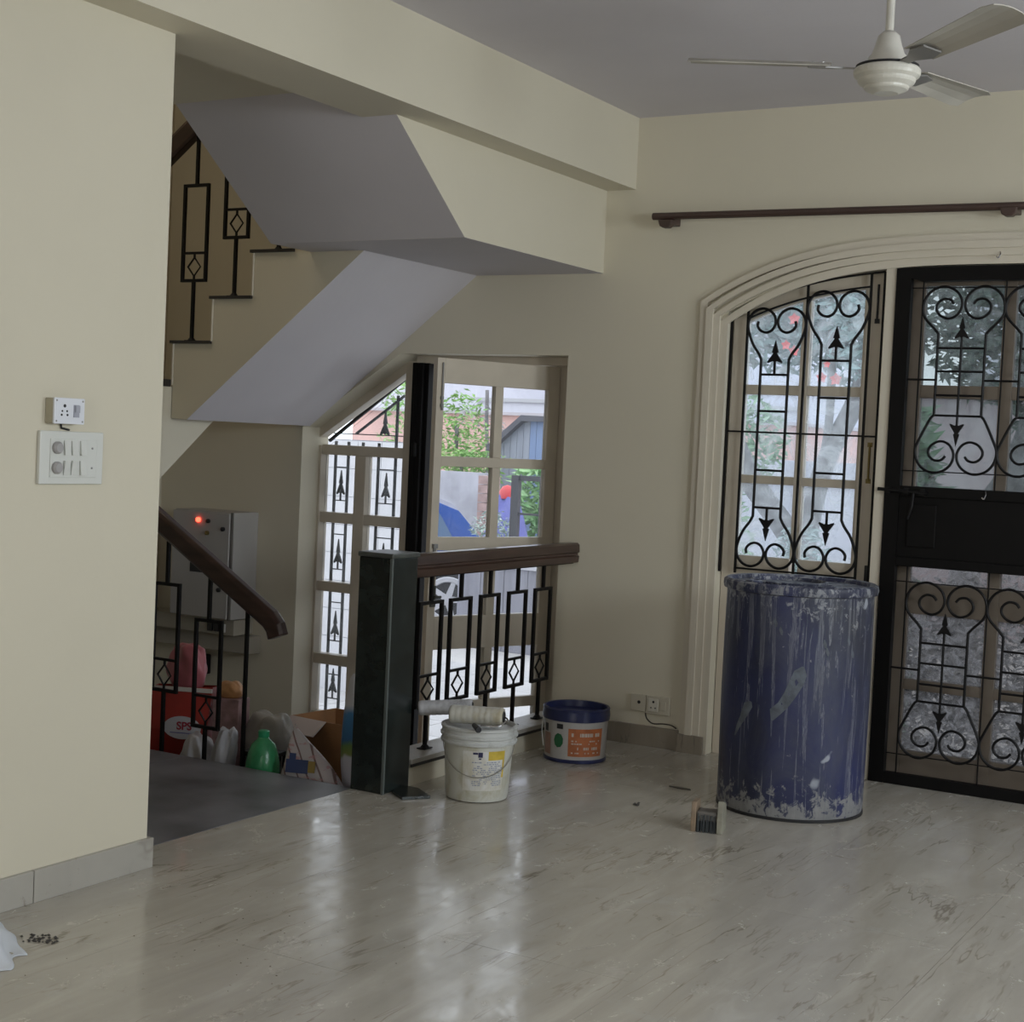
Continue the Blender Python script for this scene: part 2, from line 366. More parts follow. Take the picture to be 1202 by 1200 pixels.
fc.box(-.862, XL+.0005, 5.2895, F, 2.222, 2.44); fc.box(-1.16, -.86, 5.2895, 5.571, 2.2225, 2.44)

o = fc.build('stair_landing', [wall_m, lilac_m]); soffits(o); struct(o, 'upper stair landing and returning flight with lilac underside', 'stairs')

o = MB().box(-1.6, -.31, 3.05, 4.665, 2.698, 2.95).build('stair_slab', wall_m); struct(o, 'upper storey floor slab above the returning stair flight', 'stairs')

# ------------------------------------------------------------------ iron railings with wooden handrails
def panel(mb, M, x0, x1, z0, z1, t=.0145, zc=None, ztop=None, zbot=None, zstem=None):
    """one decorative baluster in the XZ plane of M: a tall open rectangle, a cross bar, a lozenge, stems up and down"""
    xc = (x0+x1)/2; zc = zc or z0+.29*(z1-z0); h = t/2
    mb.box(x0-h, x0+h, -h, h, z0-h, z1+h, M=M); mb.box(x1-h, x1+h, -h, h, z0-h, z1+h, M=M)
    mb.box(x0+h, x1-h, -h, h, z1-h, z1+h, M=M); mb.box(x0+h, x1-h, -h, h, z0-h, z0+h, M=M)
    mb.box(x0+h, x1-h, -h*.7, h*.7, zc-h*.8, zc+h*.8, M=M)
    mz = (z0+zc)/2; hh = (zc-z0)*.34; hw = (x1-x0)*.27; q = [(xc, mz+hh), (xc+hw, mz), (xc, mz-hh), (xc-hw, mz)]
    mb.tube([(a, 0, b) for a, b in q], .0052, 4, closed=True, M=M)
    mb.box(xc-.004, xc+.004, -.004, .004, mz+hh, zc, M=M); mb.box(xc-.004, xc+.004, -.004, .004, z0, mz-hh, M=M)
    if ztop: mb.box(xc-h, xc+h, -h, h, z1+h, ztop, M=M)
    if zbot is not None:
        mb.box(xc-h, xc+h, -h, h, zbot, z0-h, M=M)
        mb.box(xc-.03, xc+.03, -.02, .02, zbot, zbot+.004, M=M); mb.lathe([(.02, zbot+.004), (.011, zbot+.016)], 8, M=Matrix(M) @ Matrix.Translation((xc, 0, 0)))
RX = -.24
rl = empty('stair_railing', (RX, 5.07, .11), label='black iron railing with a brown wooden handrail in front of the open glazed door', cat='railing')
Ml = Matrix(((0, 1, 0, 0), (1, 0, 0, -5.07), (0, 0, 1, -.11), (0, 0, 0, 1)))
for (a, b) in ((5.213, 5.378), (5.448, 5.606), (5.69, 5.842), (5.932, 6.085), (6.172, 6.318)):
    m = MB(); panel(m, Ml, a, b, .292, .72, ztop=.86, zbot=.11); m.build('baluster', black_m, rl)
hr = MB()
prof = [(-.030, 0), (.030, 0), (.034, .03), (.026, .036), (.026, .044), (.035, .05), (.033, .085), (.022, .094), (-.022, .094), (-.033, .085), (-.035, .05), (-.026, .044), (-.026, .036), (-.034, .03)]
hr.prism([(p[0], p[1]) for p in prof], 0, F-.001-5.068, 'y', M=Matrix.Translation((0, -.002, .835-.11)))
hr.build('handrail', wood_m, rl)
MB().box(-.004, .004, .0, F-.002-5.07, .835-.11-.008, .835-.11).build('top_strap', black_m, rl)

ps = empty('granite_post', (-.2325, 4.97, 0), label='square dark green granite newel post at the end of the railing', cat='post')
MB().box(-.0795, .0775, -.09, .09, 0, .925).build('post_body', post_m, ps, bevel=.004)
MB().box(.070, .0805, -.0935, -.083, 0, .925).build('chamfer_strip', postedge_m, ps)
MB().box(-.085, .084, -.096, .096, .925, .945).build('cap_slab', mat('granite_cap', (.07, .075, .068), .3, var=.3, vscale=20), ps, bevel=.005)

def sloped_rail(name, loc, pts, w, h, m, parent, zsq=.7):
    mb = MB(); pts = [Vector(p) for p in pts]; vs = []; n = 8
    pr = [(-.5, -.35), (-.38, -.5), (.38, -.5), (.5, -.35), (.5, .3), (.3, .5), (-.3, .5), (-.5, .3)]
    for i, p in enumerate(pts):
        t = (pts[min(i+1, len(pts)-1)]-pts[max(i-1, 0)]).normalized(); nrm = Vector((-t.z, 0, t.x))
        for a, b in pr: vs.append(p+Vector((0, 1, 0))*a*w+nrm*b*h)
    fs = []
    for i in range(len(pts)-1):
        for k in range(n): l = (k+1) % n; fs.append((i*n+k, i*n+l, (i+1)*n+l, (i+1)*n+k))
    fs.append(tuple(range(n-1, -1, -1))); fs.append(tuple((len(pts)-1)*n+k for k in range(n)))
    mb.add(vs, fs); return mb.build(name, m, parent, bevel=.004)
I4 = Matrix.Identity(4)
RY = 4.99
r2 = empty('stair_railing', (-1.3, RY, -.16), label='black iron railing with sloping wooden handrail in front of the electrical cabinet', cat='railing')
T2 = Matrix.Translation((1.3, 0, .16))
for (a, b, z0, z1, zt) in ((-1.725, -1.585, .385, .855, 1.10), (-1.485, -1.345, .245, .712, .965), (-1.24, -1.10, .115, .575, .80)):
    m = MB(); panel(m, T2, a, b, z0, z1, ztop=zt, zbot=-.16); m.build('baluster', black_m, r2)
m = MB(); m.box(-.965, -.951, -.007, .007, -.16, .70, M=T2); m.box(-.99, -.93, -.02, .02, -.16, -.155, M=T2); m.build('baluster', black_m, r2)
sloped_rail('handrail', None, [Vector(p)+Vector((1.3, 0, .16)) for p in ((-2.6, 0, 1.66), (-1.47, 0, .985), (-.90, 0, .655), (-.835, 0, .617), (-.805, 0, .585), (-.79, 0, .545))], .055, .085, woodx_m, r2)
MB().box(-.004, .0, -.03, .03, 0, .0).build  # noqa
RU = 5.60
r3 = empty('stair_railing', (-1.7, RU, 1.81), label='black iron railing on the upper stair flight at upper left', cat='railing')
T3 = Matrix.Translation((1.7, 0, -1.81))
for (a, b, z0, z1, zt, zb) in ((-1.958, -1.812, 2.105, 2.56, 2.83, 1.814), (-1.70, -1.558, 2.305, 2.76, 3.03, 2.026), (-1.44, -1.30, 2.52, 2.975, 3.24, 2.239)):
    m = MB(); panel(m, T3, a, b, z0, z1, ztop=zt, zbot=zb); m.build('baluster', black_m, r3)
sloped_rail('handrail', None, [Vector(p)+Vector((1.7, 0, -1.81)) for p in ((-2.7, 0, 2.27), (-1.885, 0, 2.86), (-1.1, 0, 3.55))], .055, .10, woodx_m, r3)

# ------------------------------------------------------------------ arrowhead and scroll ironwork
def arrow(mb, x, z, h, up=1, y=0, w=None, M=None):
    w = w or h*.28
    q = [(0, h), (w*.42, h*.45), (w*.22, h*.42), (w, h*.02), (w*.9, -h*.03), (w*.25, h*.06), (0, 0)]
    pts = [(x+a, z+up*b) for a, b in q]+[(x-a, z+up*b) for a, b in q[-2:0:-1]]
    mb.prism(pts, y-.005, y+.005, 'y', M=M)
def motif(mb, xc, hw, z0, z1, neck=.48, bars=(), r=.0065, y=0, stem=False, cross=2.15, M=None, nvt=-1.68, nvb=-1.68):
    """heart-headed lyre: scrolls at top and bottom, parallel neck between; heights z0..z1, half-width hw"""
    q = [(.24, -.43), (.33, -.33), (.5, -.31), (.64, -.42), (.66, -.58), (.54, -.73), (.34, -.79), (.15, -.70), (.04, -.48), (.09, -.24), (.26, -.07), (.50, 0), (.76, -.08), (.94, -.28), (1, -.55)]
    if not stem: q = q[3:]
    for up_ in (1, -1):
        zt = z1 if up_ == 1 else z0
        for sx in (1, -1):
            nv = nvt if up_ == 1 else nvb
            qq = q+([(.93, -.86), (.78, -1.2), (neck+.10, nv+.2), (neck, nv)] if nv < -1.5 else [(.93, -.78), (neck+.10, nv+.12), (neck, nv)])
            pts = [(xc+sx*u*hw, y, zt+up_*v*hw) for u, v in qq]
            sp = spline(pts, 5); mb.tube(sp, r, 6, M=M)
    for sx in (1, -1): mb.tube([(xc+sx*neck*hw, y, z1+nvt*hw+.004), (xc+sx*neck*hw, y, z0-nvb*hw-.004)], r, 6, M=M)
    for zz in bars: mb.tube([(xc-neck*hw, y, zz), (xc+neck*hw, y, zz)], r*.9, 6, M=M)

# ------------------------------------------------------------------ foyer opening: fixed window, frame, open glazed door
Y1 = F+.16                                       # front plane of the foyer joinery
w1 = empty('window_1', (-1.62, Y1, .6)); struct(w1, 'slope-topped cream foyer window with small panes behind iron bars', 'window')
T = Matrix.Translation((1.62, -Y1, -.6))
def wbox(name, m, par, T, *b, bevel=.002, lab=None):
    o = MB().box(*b, M=T).build(name, m, par, bevel=bevel)
    if lab: o['label'] = lab
    return o
ya, yb_ = Y1, Y1+.065
fr1 = MB()
fr1.prism([(-1.985, -.32), (-1.905, -.32), (-1.905, 1.335), (-1.985, 1.335)], ya-.01, yb_, M=T)
fr1.build('frame_post', frame_m, w1, bevel=.003)
MB().box(-1.368, -1.305, ya-.01, yb_, -.32, 1.80, M=T).build('frame_post', frame_m, w1, bevel=.003)
MB().prism([(-1.985, 1.335), (-1.368, 1.735), (-1.368, 1.83), (-1.985, 1.44)], ya-.01, yb_, M=T).build('sloping_rail', frame_m, w1, bevel=.003)
cols = ((-1.905, -1.683), (-1.612, -1.368)); rows = ((1.285, .972), (.915, .592), (.538, .195), (.138, -.125))
MB().box(-1.905, -1.368, ya, yb_, 1.285, 1.34, M=T).build('rail', frame_m, w1, bevel=.003)
MB().box(-1.683, -1.612, ya+.001, yb_, -.125, 1.285, M=T).build('mullion', frame_m, w1, bevel=.003)
for (t, b) in ((.972, .915), (.592, .538), (.195, .138), (-.125, -.32)):
    for (a, c) in cols: MB().box(a, c, ya+.002, yb_, b, t, M=T).build('rail', frame_m, w1, bevel=.003)
for (a, c) in cols:
    for (t, b) in rows: MB().box(a, c, Y1+.04, Y1+.044, b, t, M=T).build('pane', glass_m, w1)
MB().prism([(-1.88, 1.34), (-1.368, 1.34), (-1.368, 1.70)], Y1+.04, Y1+.044, M=T).build('pane', glass_m, w1)
YG = F+.255
gr1 = MB()
for xx in (-1.99, -1.883, -1.797, -1.70, -1.594, -1.482, -1.40): gr1.box(xx-.007, xx+.007, YG-.005, YG+.005, -.32, 1.36 if xx < -1.5 else 1.62, M=T)
for (t, b) in rows:
    for (a, c) in ((-1.883, -1.797), (-1.594, -1.482)):
        gr1.box(a, c, YG-.004, YG+.004, b+.06, b+.066, M=T); gr1.box(a, c, YG-.004, YG+.004, t-.07, t-.064, M=T)
        arrow(gr1, (a+c)/2, b+.10, .13, y=YG, w=.027, M=T); gr1.box((a+c)/2-.004, (a+c)/2+.004, YG-.004, YG+.004, b+.066, b+.11, M=T)
gr1.bar((-1.93, YG, 1.36), (-1.40, YG, 1.74), .016, M=T); gr1.bar((-1.75, YG, 1.405), (-1.44, YG, 1.62), .012, M=T); gr1.box(-1.90, -1.44, YG-.004, YG+.004, 1.40, 1.406, M=T)
arrow(gr1, -1.56, 1.408, .13, y=YG, w=.03, M=T)
gr1.build('iron_grille', black_m, w1)

# head and right lining of the opening
dfm = empty('trim_3', (-.9, Y1, 0)); struct(dfm, 'dull cream wooden lining around the foyer door opening', 'frame')
MB().box(-1.30, -.325, Y1-.012, Y1+.06, 1.788, 1.83, M=Matrix.Translation((.9, -Y1, 0))).build('head', frame_m, dfm, bevel=.002)
MB().box(-1.20, -.322, Y1+.062, Y1+.09, 1.772, 1.83, M=Matrix.Translation((.9, -Y1, 0))).build('head_stop', frame_m, dfm)
MB().box(-.50, -.322, Y1+.052, Y1+.09, FZ, 1.80, M=Matrix.Translation((.9, -Y1, 0))).build('jamb', frame_m, dfm, bevel=.002)
MB().box(-1.30, -.325, Y1-.03, Y1+.07, FZ, FZ+.03, M=Matrix.Translation((.9, -Y1, 0))).build('threshold', skirt_m, dfm)
# black steel gate post and folded gate, seen edge on
gt = empty('folded_iron_gate', (-1.27, Y1, FZ), label='black iron gate folded open, seen edge-on between the foyer window and glazed door', cat='gate')
Tg = Matrix.Translation((1.27, -Y1, -FZ))
MB().box(-1.303, -1.268, Y1-.045, Y1-.012, FZ, 1.79, M=Tg).build('gate_post', blackp_m, gt, bevel=.003)
MB().box(-1.266, -1.236, Y1-.045, Y1+.01, FZ, 1.79, M=Tg).build('gate_stile', blackp_m, gt, bevel=.003)
MB().box(-1.234, -1.212, Y1-.025, Y1+.02, FZ, 1.79, M=Tg).build('gate_stile', blackp_m, gt, bevel=.003)
for zz in (.2, 1.3): MB().lathe([(.014, zz), (.014, zz+.07)], 10, M=Tg @ Matrix.Translation((-1.267, Y1-.05, 0))).build('hinge', blackp_m, gt)

# the open glazed door: local x runs from the hinge to the free edge
ang = atan2(6.06-6.73, -.77+.48)
d1 = empty('door_1', (-.48, 6.73, 0), ang); struct(d1, 'cream glazed foyer door standing open inwards', 'door')
TH = .036
def dbox(name, x0, x1, z0, z1, m=frame_m, y0=-TH/2, y1=TH/2, lab=None, bevel=.002, par=None):
    o = MB().box(x0, x1, y0, y1, z0, z1).build(name, m, par or d1, bevel=bevel)
    if lab: o['label'] = lab
    return o
DZ0 = FZ+.02
dbox('stile', 0, .067, DZ0, 1.782); dbox('stile', .690, .733, DZ0, 1.782)
for (b, t) in ((1.664, 1.782), (1.270, 1.318), (.868, .932), (.392, .552), (.086, .137), (DZ0, -.20)): dbox('rail', .067, .690, b, t)
for (b, t) in ((1.318, 1.664), (.932, 1.270), (.552, .868), (.137, .392), (-.20, .086)):
    dbox('muntin', .344, .390, b, t)
    for (a, c) in ((.067, .344), (.390, .690)): dbox('pane', a, c, b, t, glass_m, -.002, .002, bevel=0)
tb = MB(); tb.tube([(.705, TH/2+.006, 1.56), (.705, TH/2+.006, 1.76)], .004, 8); tb.box(.698, .712, TH/2, TH/2+.012, 1.585, 1.60); tb.box(.698, .712, TH/2, TH/2+.012, 1.55, 1.565)
tb.tube([(.705, TH/2+.008, 1.555), (.705, TH/2+.012, 1.535)], .006, 8)
tb.build('tower_bolt', grey_m, d1)
lk = MB(); lk.box(.694, .722, TH/2, TH/2+.01, .60, .70); lk.tube([(.708, TH/2+.01, .65), (.708, TH/2+.03, .65), (.68, TH/2+.035, .65)], .006, 8); lk.build('lock_plate', mat('weathered_lock', (.06, .06, .05), .5), d1)
lk = MB(); lk.box(.70, .722, TH/2, TH/2+.02, .88, .90); lk.box(.704, .716, TH/2, TH/2+.01, .84, .90); lk.build('latch', grey_m, d1)

# ------------------------------------------------------------------ arched doorway
tr = empty('trim_4', (arch_c, F, 0)); struct(tr, 'stepped cream moulding around the arched doorway', 'moulding')
Ta = Matrix.Translation((-arch_c, -F, 0))
def arch_band(mb, i0, i1, d0, M):                # a band of the moulding between offsets i0..i1 inside the outer curve
    X0, X1 = arch_c-arch_hw+i0, arch_c+arch_hw-i0; x0_, x1_ = arch_c-arch_hw+i1, arch_c+arch_hw-i1; n = 36
    for k in range(n):
        def out(t): xx = X0+(X1-X0)*t; return (xx, zo(arch_c+(xx-arch_c)*arch_hw/(arch_hw-i0)*1.0)-i0*.95)
        def inn(t): xx = x0_+(x1_-x0_)*t; return (xx, zo(arch_c+(xx-arch_c)*arch_hw/(arch_hw-i1)*.97)-i1*.95)
        a, b = k/n, (k+1)/n
        mb.prism([inn(a), inn(b), out(b), out(a)], F-d0, F, M=M)
    za, zb = out_z(i0), inn_z(i1)
    mb.box(X0, x0_, F-d0, F, 0, zb, M=M); mb.box(x1_, X1, F-d0, F, 0, zb, M=M)
    mb.prism([(X0, zb), (x0_, zb), (X0, za)], F-d0, F, M=M); mb.prism([(X1, zb), (x1_, zb), (X1, za)], F-d0, F, M=M)
def out_z(i0): return zo(arch_c-arch_hw)-i0*.95
def inn_z(i1): return zo(arch_c+arch_hw*.97)-i1*.95
for i0, i1, d in ((0, .035, .022), (.034, .066, .034), (.065, .098, .022), (.097, .134, .012)):
    m = MB(); arch_band(m, i0, i1, d, Ta); m.build('moulding_band', trim_m, tr)

# left sash: cream timber set back in the arch, with scroll grille in front
w2 = empty('window_2', (.86, F+.06, 0)); struct(w2, 'arched-top cream sash beside the black grille door', 'window')
T = Matrix.Translation((-.86, -F-.06, 0)); YS = F+.065
def sash_box(n, *b, m=frame_m): return MB().box(*b, M=T).build(n, m, w2, bevel=.002)
sash_box('frame_post', .503, .568, YS, YS+.05, 0, zi(.53)-.04)
sash_box('frame_post', 1.115, 1.222, YS-.005, YS+.05, 0, zi(1.16)-.01)
def zs(x): return zi(x)-.055
m = MB(); xx = [.568+(1.115-.568)*k/10 for k in range(11)]
for k in range(10): m.prism([(xx[k], zs(xx[k])-.02), (xx[k+1], zs(xx[k+1])-.02), (xx[k+1], zi(xx[k+1])+.002), (xx[k], zi(xx[k])+.002)], YS+.001, YS+.05, M=T)
m.box(.503, .568, YS+.001, YS+.05, zi(.53)-.04, zi(.505)-.002, M=T)
m.build('arched_head', frame_m, w2)
sash_box('mullion', .828, .868, YS+.003, YS+.047, .93, zs(.85)-.02)
for (b, t) in ((1.668, 1.712), (1.262, 1.30), (.84, .93)):
    for (a, c) in ((.568, .828), (.868, 1.115)): sash_box('rail', a, c, YS+.002, YS+.048, b, t)
sash_box('bottom_panel', .568, 1.115, YS+.01, YS+.04, .0, .84)
for (a, c) in ((.568, .828), (.868, 1.115)):
    for (b, t) in ((.93, 1.262), (1.30, 1.668)): MB().box(a, c, YS+.023, YS+.027, b, t, M=T).build('pane', dusty_m, w2)
    MB().prism([(a, 1.712), (c, 1.712), (c, zs(c)-.02), ((a+c)/2, zs((a+c)/2)-.02), (a, zs(a)-.02)], YS+.023, YS+.027, M=T).build('pane', dusty_m, w2)
g = MB(); YGr = F+.032
for xx in (.508, .584, .862, 1.148, 1.208): g.box(xx-.005, xx+.005, YGr-.005, YGr+.005, .85, min(zi(xx), 2.4)-.012, M=T)
for k in range(14):
    a = .508+(1.208-.508)*k/14; b = .508+(1.208-.508)*(k+1)/14
    g.bar((a, YGr, zi(a)-.012), (b, YGr, zi(b)-.012), .008, M=T)
for k in range(12):
    a = .584+(1.148-.584)*k/12; b = .584+(1.148-.584)*(k+1)/12
    g.bar((a, YGr, zi(a)-.07), (b, YGr, zi(b)-.07), .008, M=T)
g.box(.503, 1.222, YGr-.004, YGr+.004, 1.492, 1.50, M=T); g.box(.584, 1.148, YGr-.004, YGr+.004, .868, .876, M=T)
for (xc, hw, z1) in ((.723, .137, 2.055), (1.005, .141, 2.13)):
    za = z1-2.1*hw-.01
    motif(g, xc, hw, .885, z1, neck=.48, bars=(za, za-.165, 1.325, 1.155), y=YGr, M=T)
    arrow(g, xc, za+.055, .10, 1, YGr, .036, M=T); g.box(xc-.005, xc+.005, YGr-.004, YGr+.004, za, za+.065, M=T)
    arrow(g, xc, 1.105, .10, -1, YGr, .036, M=T); g.box(xc-.005, xc+.005, YGr-.004, YGr+.004, 1.095, 1.155, M=T)
g.build('scroll_grille', black_m, w2)
sb = MB(); sb.tube([(1.175, F+.052, 1.30), (1.175, F+.052, 1.46)], .005, 8, M=T); sb.box(1.165, 1.185, F+.05, F+.06, 1.29, 1.31, M=T); sb.box(1.165, 1.185, F+.05, F+.06, 1.45, 1.47, M=T)
sb.build('tower_bolt', brass_m, w2)
sb = MB(); sb.tube([(1.175, F+.052, 2.0), (1.175, F+.052, 2.16)], .005, 8, M=T); sb.box(1.165, 1.185, F+.05, F+.06, 1.99, 2.01, M=T); sb.build('tower_bolt', dark_m, w2)
MB().box(1.183, 1.20, F+.045, F+.06, .80, .93, M=T).build('handle', dark_m, w2, bevel=.002)
# mullion post between sash and door
m = MB(); m.box(1.222, 1.268, F-.004, F+.1, 0, zi(1.245)+.01); m.box(2.192, 2.238, F-.004, F+.1, 0, zi(2.2)+.01)
struct(m.build('trim_5', trim_m, bevel=.003), 'pale timber mullion between arched sash and black door', 'mullion')
# right-hand part of the arch, out of frame: mirrored sash, plain
w3 = empty('window_3', (2.6, F+.06, 0)); struct(w3, 'right hand sash of the arched doorway, beyond the frame', 'window')
T3_ = Matrix.Translation((-2.6, -F-.06, 0))
m = MB(); m.box(2.238, 2.30, YS, YS+.05, 0, 2.2, M=T3_); m.box(2.86, 2.96, YS, YS+.05, 0, 2.02, M=T3_)
for (b, t) in ((0, .93), (1.262, 1.30), (1.668, 1.712)): m.box(2.30, 2.86, YS, YS+.05, b, t, M=T3_)
m.build('frame', frame_m, w3); MB().box(2.30, 2.86, YS+.023, YS+.027, .93, 2.15, M=T3_).build('pane', dusty_m, w3)

# timber glazed door behind the grille door
d2 = empty('door_2', (1.73, F+.10, 0)); struct(d2, 'brown timber door with glass panes behind the black grille door', 'door')
T = Matrix.Translation((-1.73, -F-.10, 0)); Y2 = F+.09
tf = mat('brown_timber', (.15, .122, .095), .45, var=.12, vscale=5)  # the door timber's own brown
def b2(n, x0, x1, z0, z1, m=tf, y0=Y2, y1=Y2+.04): return MB().box(x0, x1, y0, y1, z0, z1, M=T).build(n, m, d2, bevel=.002 if m is tf else 0)
b2('stile', 1.272, 1.372, .03, 2.24); b2('stile', 2.09, 2.19, .03, 2.24); b2('stile', 1.705, 1.757, .03, 2.24, y0=Y2-.004, y1=Y2+.044)
R2 = ((2.155, 2.24), (1.672, 1.728), (1.20, 1.285), (.735, .868), (.402, .448), (.03, .135))
for (b, t) in R2:
    for (a, c) in ((1.372, 1.705), (1.757, 2.09)): b2('rail', a, c, b, t)
for (a, c) in ((1.372, 1.705), (1.757, 2.09)):
    for k in range(5):
        t = R2[k][0]; b = R2[k+1][1]; b2('pane', a, c, b, t, tint_m if t > 1.3 else film_m, Y2+.018, Y2+.022)

# black grille door
bd = empty('grille_door', (1.73, F, 0), label='black security door with scroll grilles above and below a solid lock panel', cat='door')
T = Matrix.Translation((-1.73, -F, 0)); YD0, YD1 = F-.012, F+.028
def zd(x): return min(zi(x)-.008, 2.2415+.085*(1-(abs(x-1.73)/.46)**2))
m = MB()
m.box(1.270, 1.335, YD0, YD1, .0, 2.18, M=T); m.box(2.125, 2.190, YD0, YD1, .0, 2.18, M=T)
for k in range(16):
    a = 1.27+.92*k/16; b = 1.27+.92*(k+1)/16
    za, zb = (zd(a), zd(b)); la, lb_ = [2.18 if abs(q-1.73) > .39 else zd(q)-.062 for q in (a, b)]; m.prism([(a, la), (b, lb_), (b, zb), (a, za)], YD0, YD1, M=T)
m.build('frame', blackp_m, bd)
m = MB(); m.box(1.335, 2.125, YD0, YD1, .0, .048, M=T); m.build('bottom_rail', blackp_m, bd, bevel=.003)
m = MB(); m.box(1.335, 2.125, YD0+.008, YD1, .985, 1.245, M=T); m.build('lock_panel', blackp_m, bd, bevel=.002)
m = MB(); m.box(1.335, 2.125, YD0, YD1, 1.245, 1.29, M=T); m.build('mid_rail', blackp_m, bd, bevel=.003)
m = MB(); m.box(1.335, 2.125, YD0, YD1, .945, .985, M=T); m.build('mid_rail', blackp_m, bd, bevel=.003)
m = MB(); m.box(1.375, 1.50, YD0-.002, YD0+.008, 1.03, 1.215, M=T); m.build('lock_box', blackp_m, bd, bevel=.006)
m = MB(); m.tube([(1.245, YD0-.014, 1.272), (1.46, YD0-.014, 1.262)], .008, 8, M=T); m.tube([(1.40, YD0-.014, 1.265), (1.40, YD0-.03, 1.20), (1.385, YD0-.03, 1.15)], .006, 8, M=T)
for xx in (1.29, 1.37, 1.44): m.box(xx-.01, xx+.01, YD0-.02, YD0, 1.255, 1.28, M=T)
m.build('slide_bolt', black_m, bd)
for (xx, zz) in ((1.70, 1.265), (1.70, 2.265)):
    m = MB(); m.tube(spline([(xx, YD0-.004, zz+.02), (xx+.006, YD0-.02, zz+.005), (xx, YD0-.03, zz-.012), (xx-.008, YD0-.03, zz-.006)], 4), .003, 6, M=T); m.build('hook', chrome_m, bd)
YG2 = F+.008
def grille(zb, zt, z0, z1, mid, lab):
    g = MB(); ir = .006
    for xc in (1.558, 1.902):
        hw = .171
        b0 = z1-1.52*hw; b3 = z0+1.43*hw
        motif(g, xc, hw, z0, z1, neck=.58, bars=(b0, b0-(b0-b3)*.345, b0-(b0-b3)*.70, b3), r=.006, y=YG2, M=T, stem=True, nvt=-1.17, nvb=-1.43)
        g.tube([(xc, YG2, z0+1.2*hw), (xc, YG2, z1-1.25*hw)], .0055, 6, M=T)
        arrow(g, xc, z1-1.27*hw, .54*hw, 1, YG2, .030, M=T); arrow(g, xc, z0+1.22*hw, .54*hw, -1, YG2, .030, M=T)
        zm = (z0+z1)/2
        g.tube([(xc-hw-.05 if xc < 1.7 else xc-hw, YG2, zm), (xc-.57*hw, YG2, zm)], .005, 6, M=T); g.tube([(xc+.57*hw, YG2, zm), (xc+hw+(.05 if xc > 1.7 else 0), YG2, zm)], .005, 6, M=T)
    g.tube([(1.335, YG2+.008, z0+.004), (2.125, YG2+.008, z0+.004)], .0028, 6, M=T); g.tube([(1.335, YG2+.008, z1-.004), (2.125, YG2+.008, z1-.004)], .0028, 6, M=T)
    for xx in (1.384, 1.73, 2.078): g.box(xx-.003, xx+.003, YG2-.002, YG2+.003, zb, zt, M=T)
    o = g.build('scroll_grille', black_m, bd); return o
grille(1.29, 2.20, 1.352, 2.142, 1.74, '')
grille(.048, .945, .125, .882, .5, '')

# ------------------------------------------------------------------ curtain rod
cr = empty('curtain_rod', (1.4, F-.09, 2.46), label='dark brown curtain rod on brackets above the arched doorway', cat='curtain rod')
MB().tube([(-1.26, 0, 0.008), (1.3, 0, -.012)], .0165, 12).build('rod', rod_m, cr, smooth=False)
for bx_ in (-1.19, .345, 1.2):
    m = MB(); m.prism([(bx_-.036, -.012), (bx_-.028, -.038), (bx_-.012, -.047), (bx_+.014, -.047), (bx_+.03, -.034), (bx_+.036, -.012)], -.022, .02); m.box(bx_-.03, bx_+.03, .02, .088, -.03, .012)
    m.build('bracket', rod_m, cr, bevel=.004)

# ------------------------------------------------------------------ electrical fittings
sb = empty('switch_board', (XL, 3.20, 1.295), label='white switch plate with two knobs and six rockers on the left wall', cat='switch')
Mx = Matrix(((0, 0, 1, 0), (1, 0, 0, 0), (0, 1, 0, 0), (0, 0, 0, 1)))   # local (a, b, d) -> world (d, a, b): a along wall, b up, d out of the wall
def pl(par, name, a0, a1, b0, b1, d0, d1, m, bevel=.001):
    return MB().box(a0, a1, b0, b1, d0, d1, M=Mx).build(name, m, par, bevel=bevel)
pl(sb, 'face_plate', -.122, .122, -.078, .076, 0, .014, white_m, .003)
pl(sb, 'module_panel', -.085, .092, -.058, .054, .014, .017, white_m, .001)
for r in (.028, -.03):
    kn = MB(); kn.lathe([(.018, 0), (.018, .008), (.013, .014), (0, .015)], 20, M=Mx @ Matrix.Translation((-.062, r, .017))); kn.build('dimmer_knob', mat('grey_knob', (.35, .34, .34), .35), sb)
    for a in (-.025, .004, .038):
        s_ = MB(); s_.prism([(r-.021, .017), (r+.021, .017), (r+.021, .020), (r-.021, .026)] if (a+r) > .0 else [(r-.021, .017), (r+.021, .017), (r+.021, .026), (r-.021, .020)], a-.011, a+.011, 'x', M=Mx)
        s_.build('rocker_switch', white_m, sb)
    MB().lathe([(.003, .017), (.003, .019)], 8, M=Mx @ Matrix.Translation((.075, r, 0))).build('indicator', grey_m, sb)
so = empty('wall_socket', (XL, 3.165, 1.43), label='small white surface-mounted socket box above the switch plate', cat='socket')
pl(so, 'back_box', -.06, .05, -.036, .036, 0, .030, mat('aged_box', (.40, .37, .28), .5), .002)
pl(so, 'cover_plate', -.060, .055, -.038, .037, .030, .038, whitec_m, .002)
for (a, b, r) in ((-.022, .014, .005), (-.031, -.001, .003), (-.013, -.001, .003), (-.033, -.012, .0035), (-.011, -.012, .0035)):
    MB().lathe([(r, .038), (r, .0388)], 10, M=Mx @ Matrix.Translation((a, b, 0))).build('socket_hole', dark_m, so)
m = MB(); m.box(.012, .032, -.018, .018, .038, .041, M=Mx); m.box(.014, .030, -.004, .016, .041, .046, M=Mx); m.build('rocker_switch', mat('rocker_grey', (.35, .36, .42), .4), so)
for a in (-.052, .047):
    for b in (-.03, .029): MB().lathe([(.003, .038), (.003, .0385)], 8, M=Mx @ Matrix.Translation((a, b, 0))).build('screw', grey_m, so)
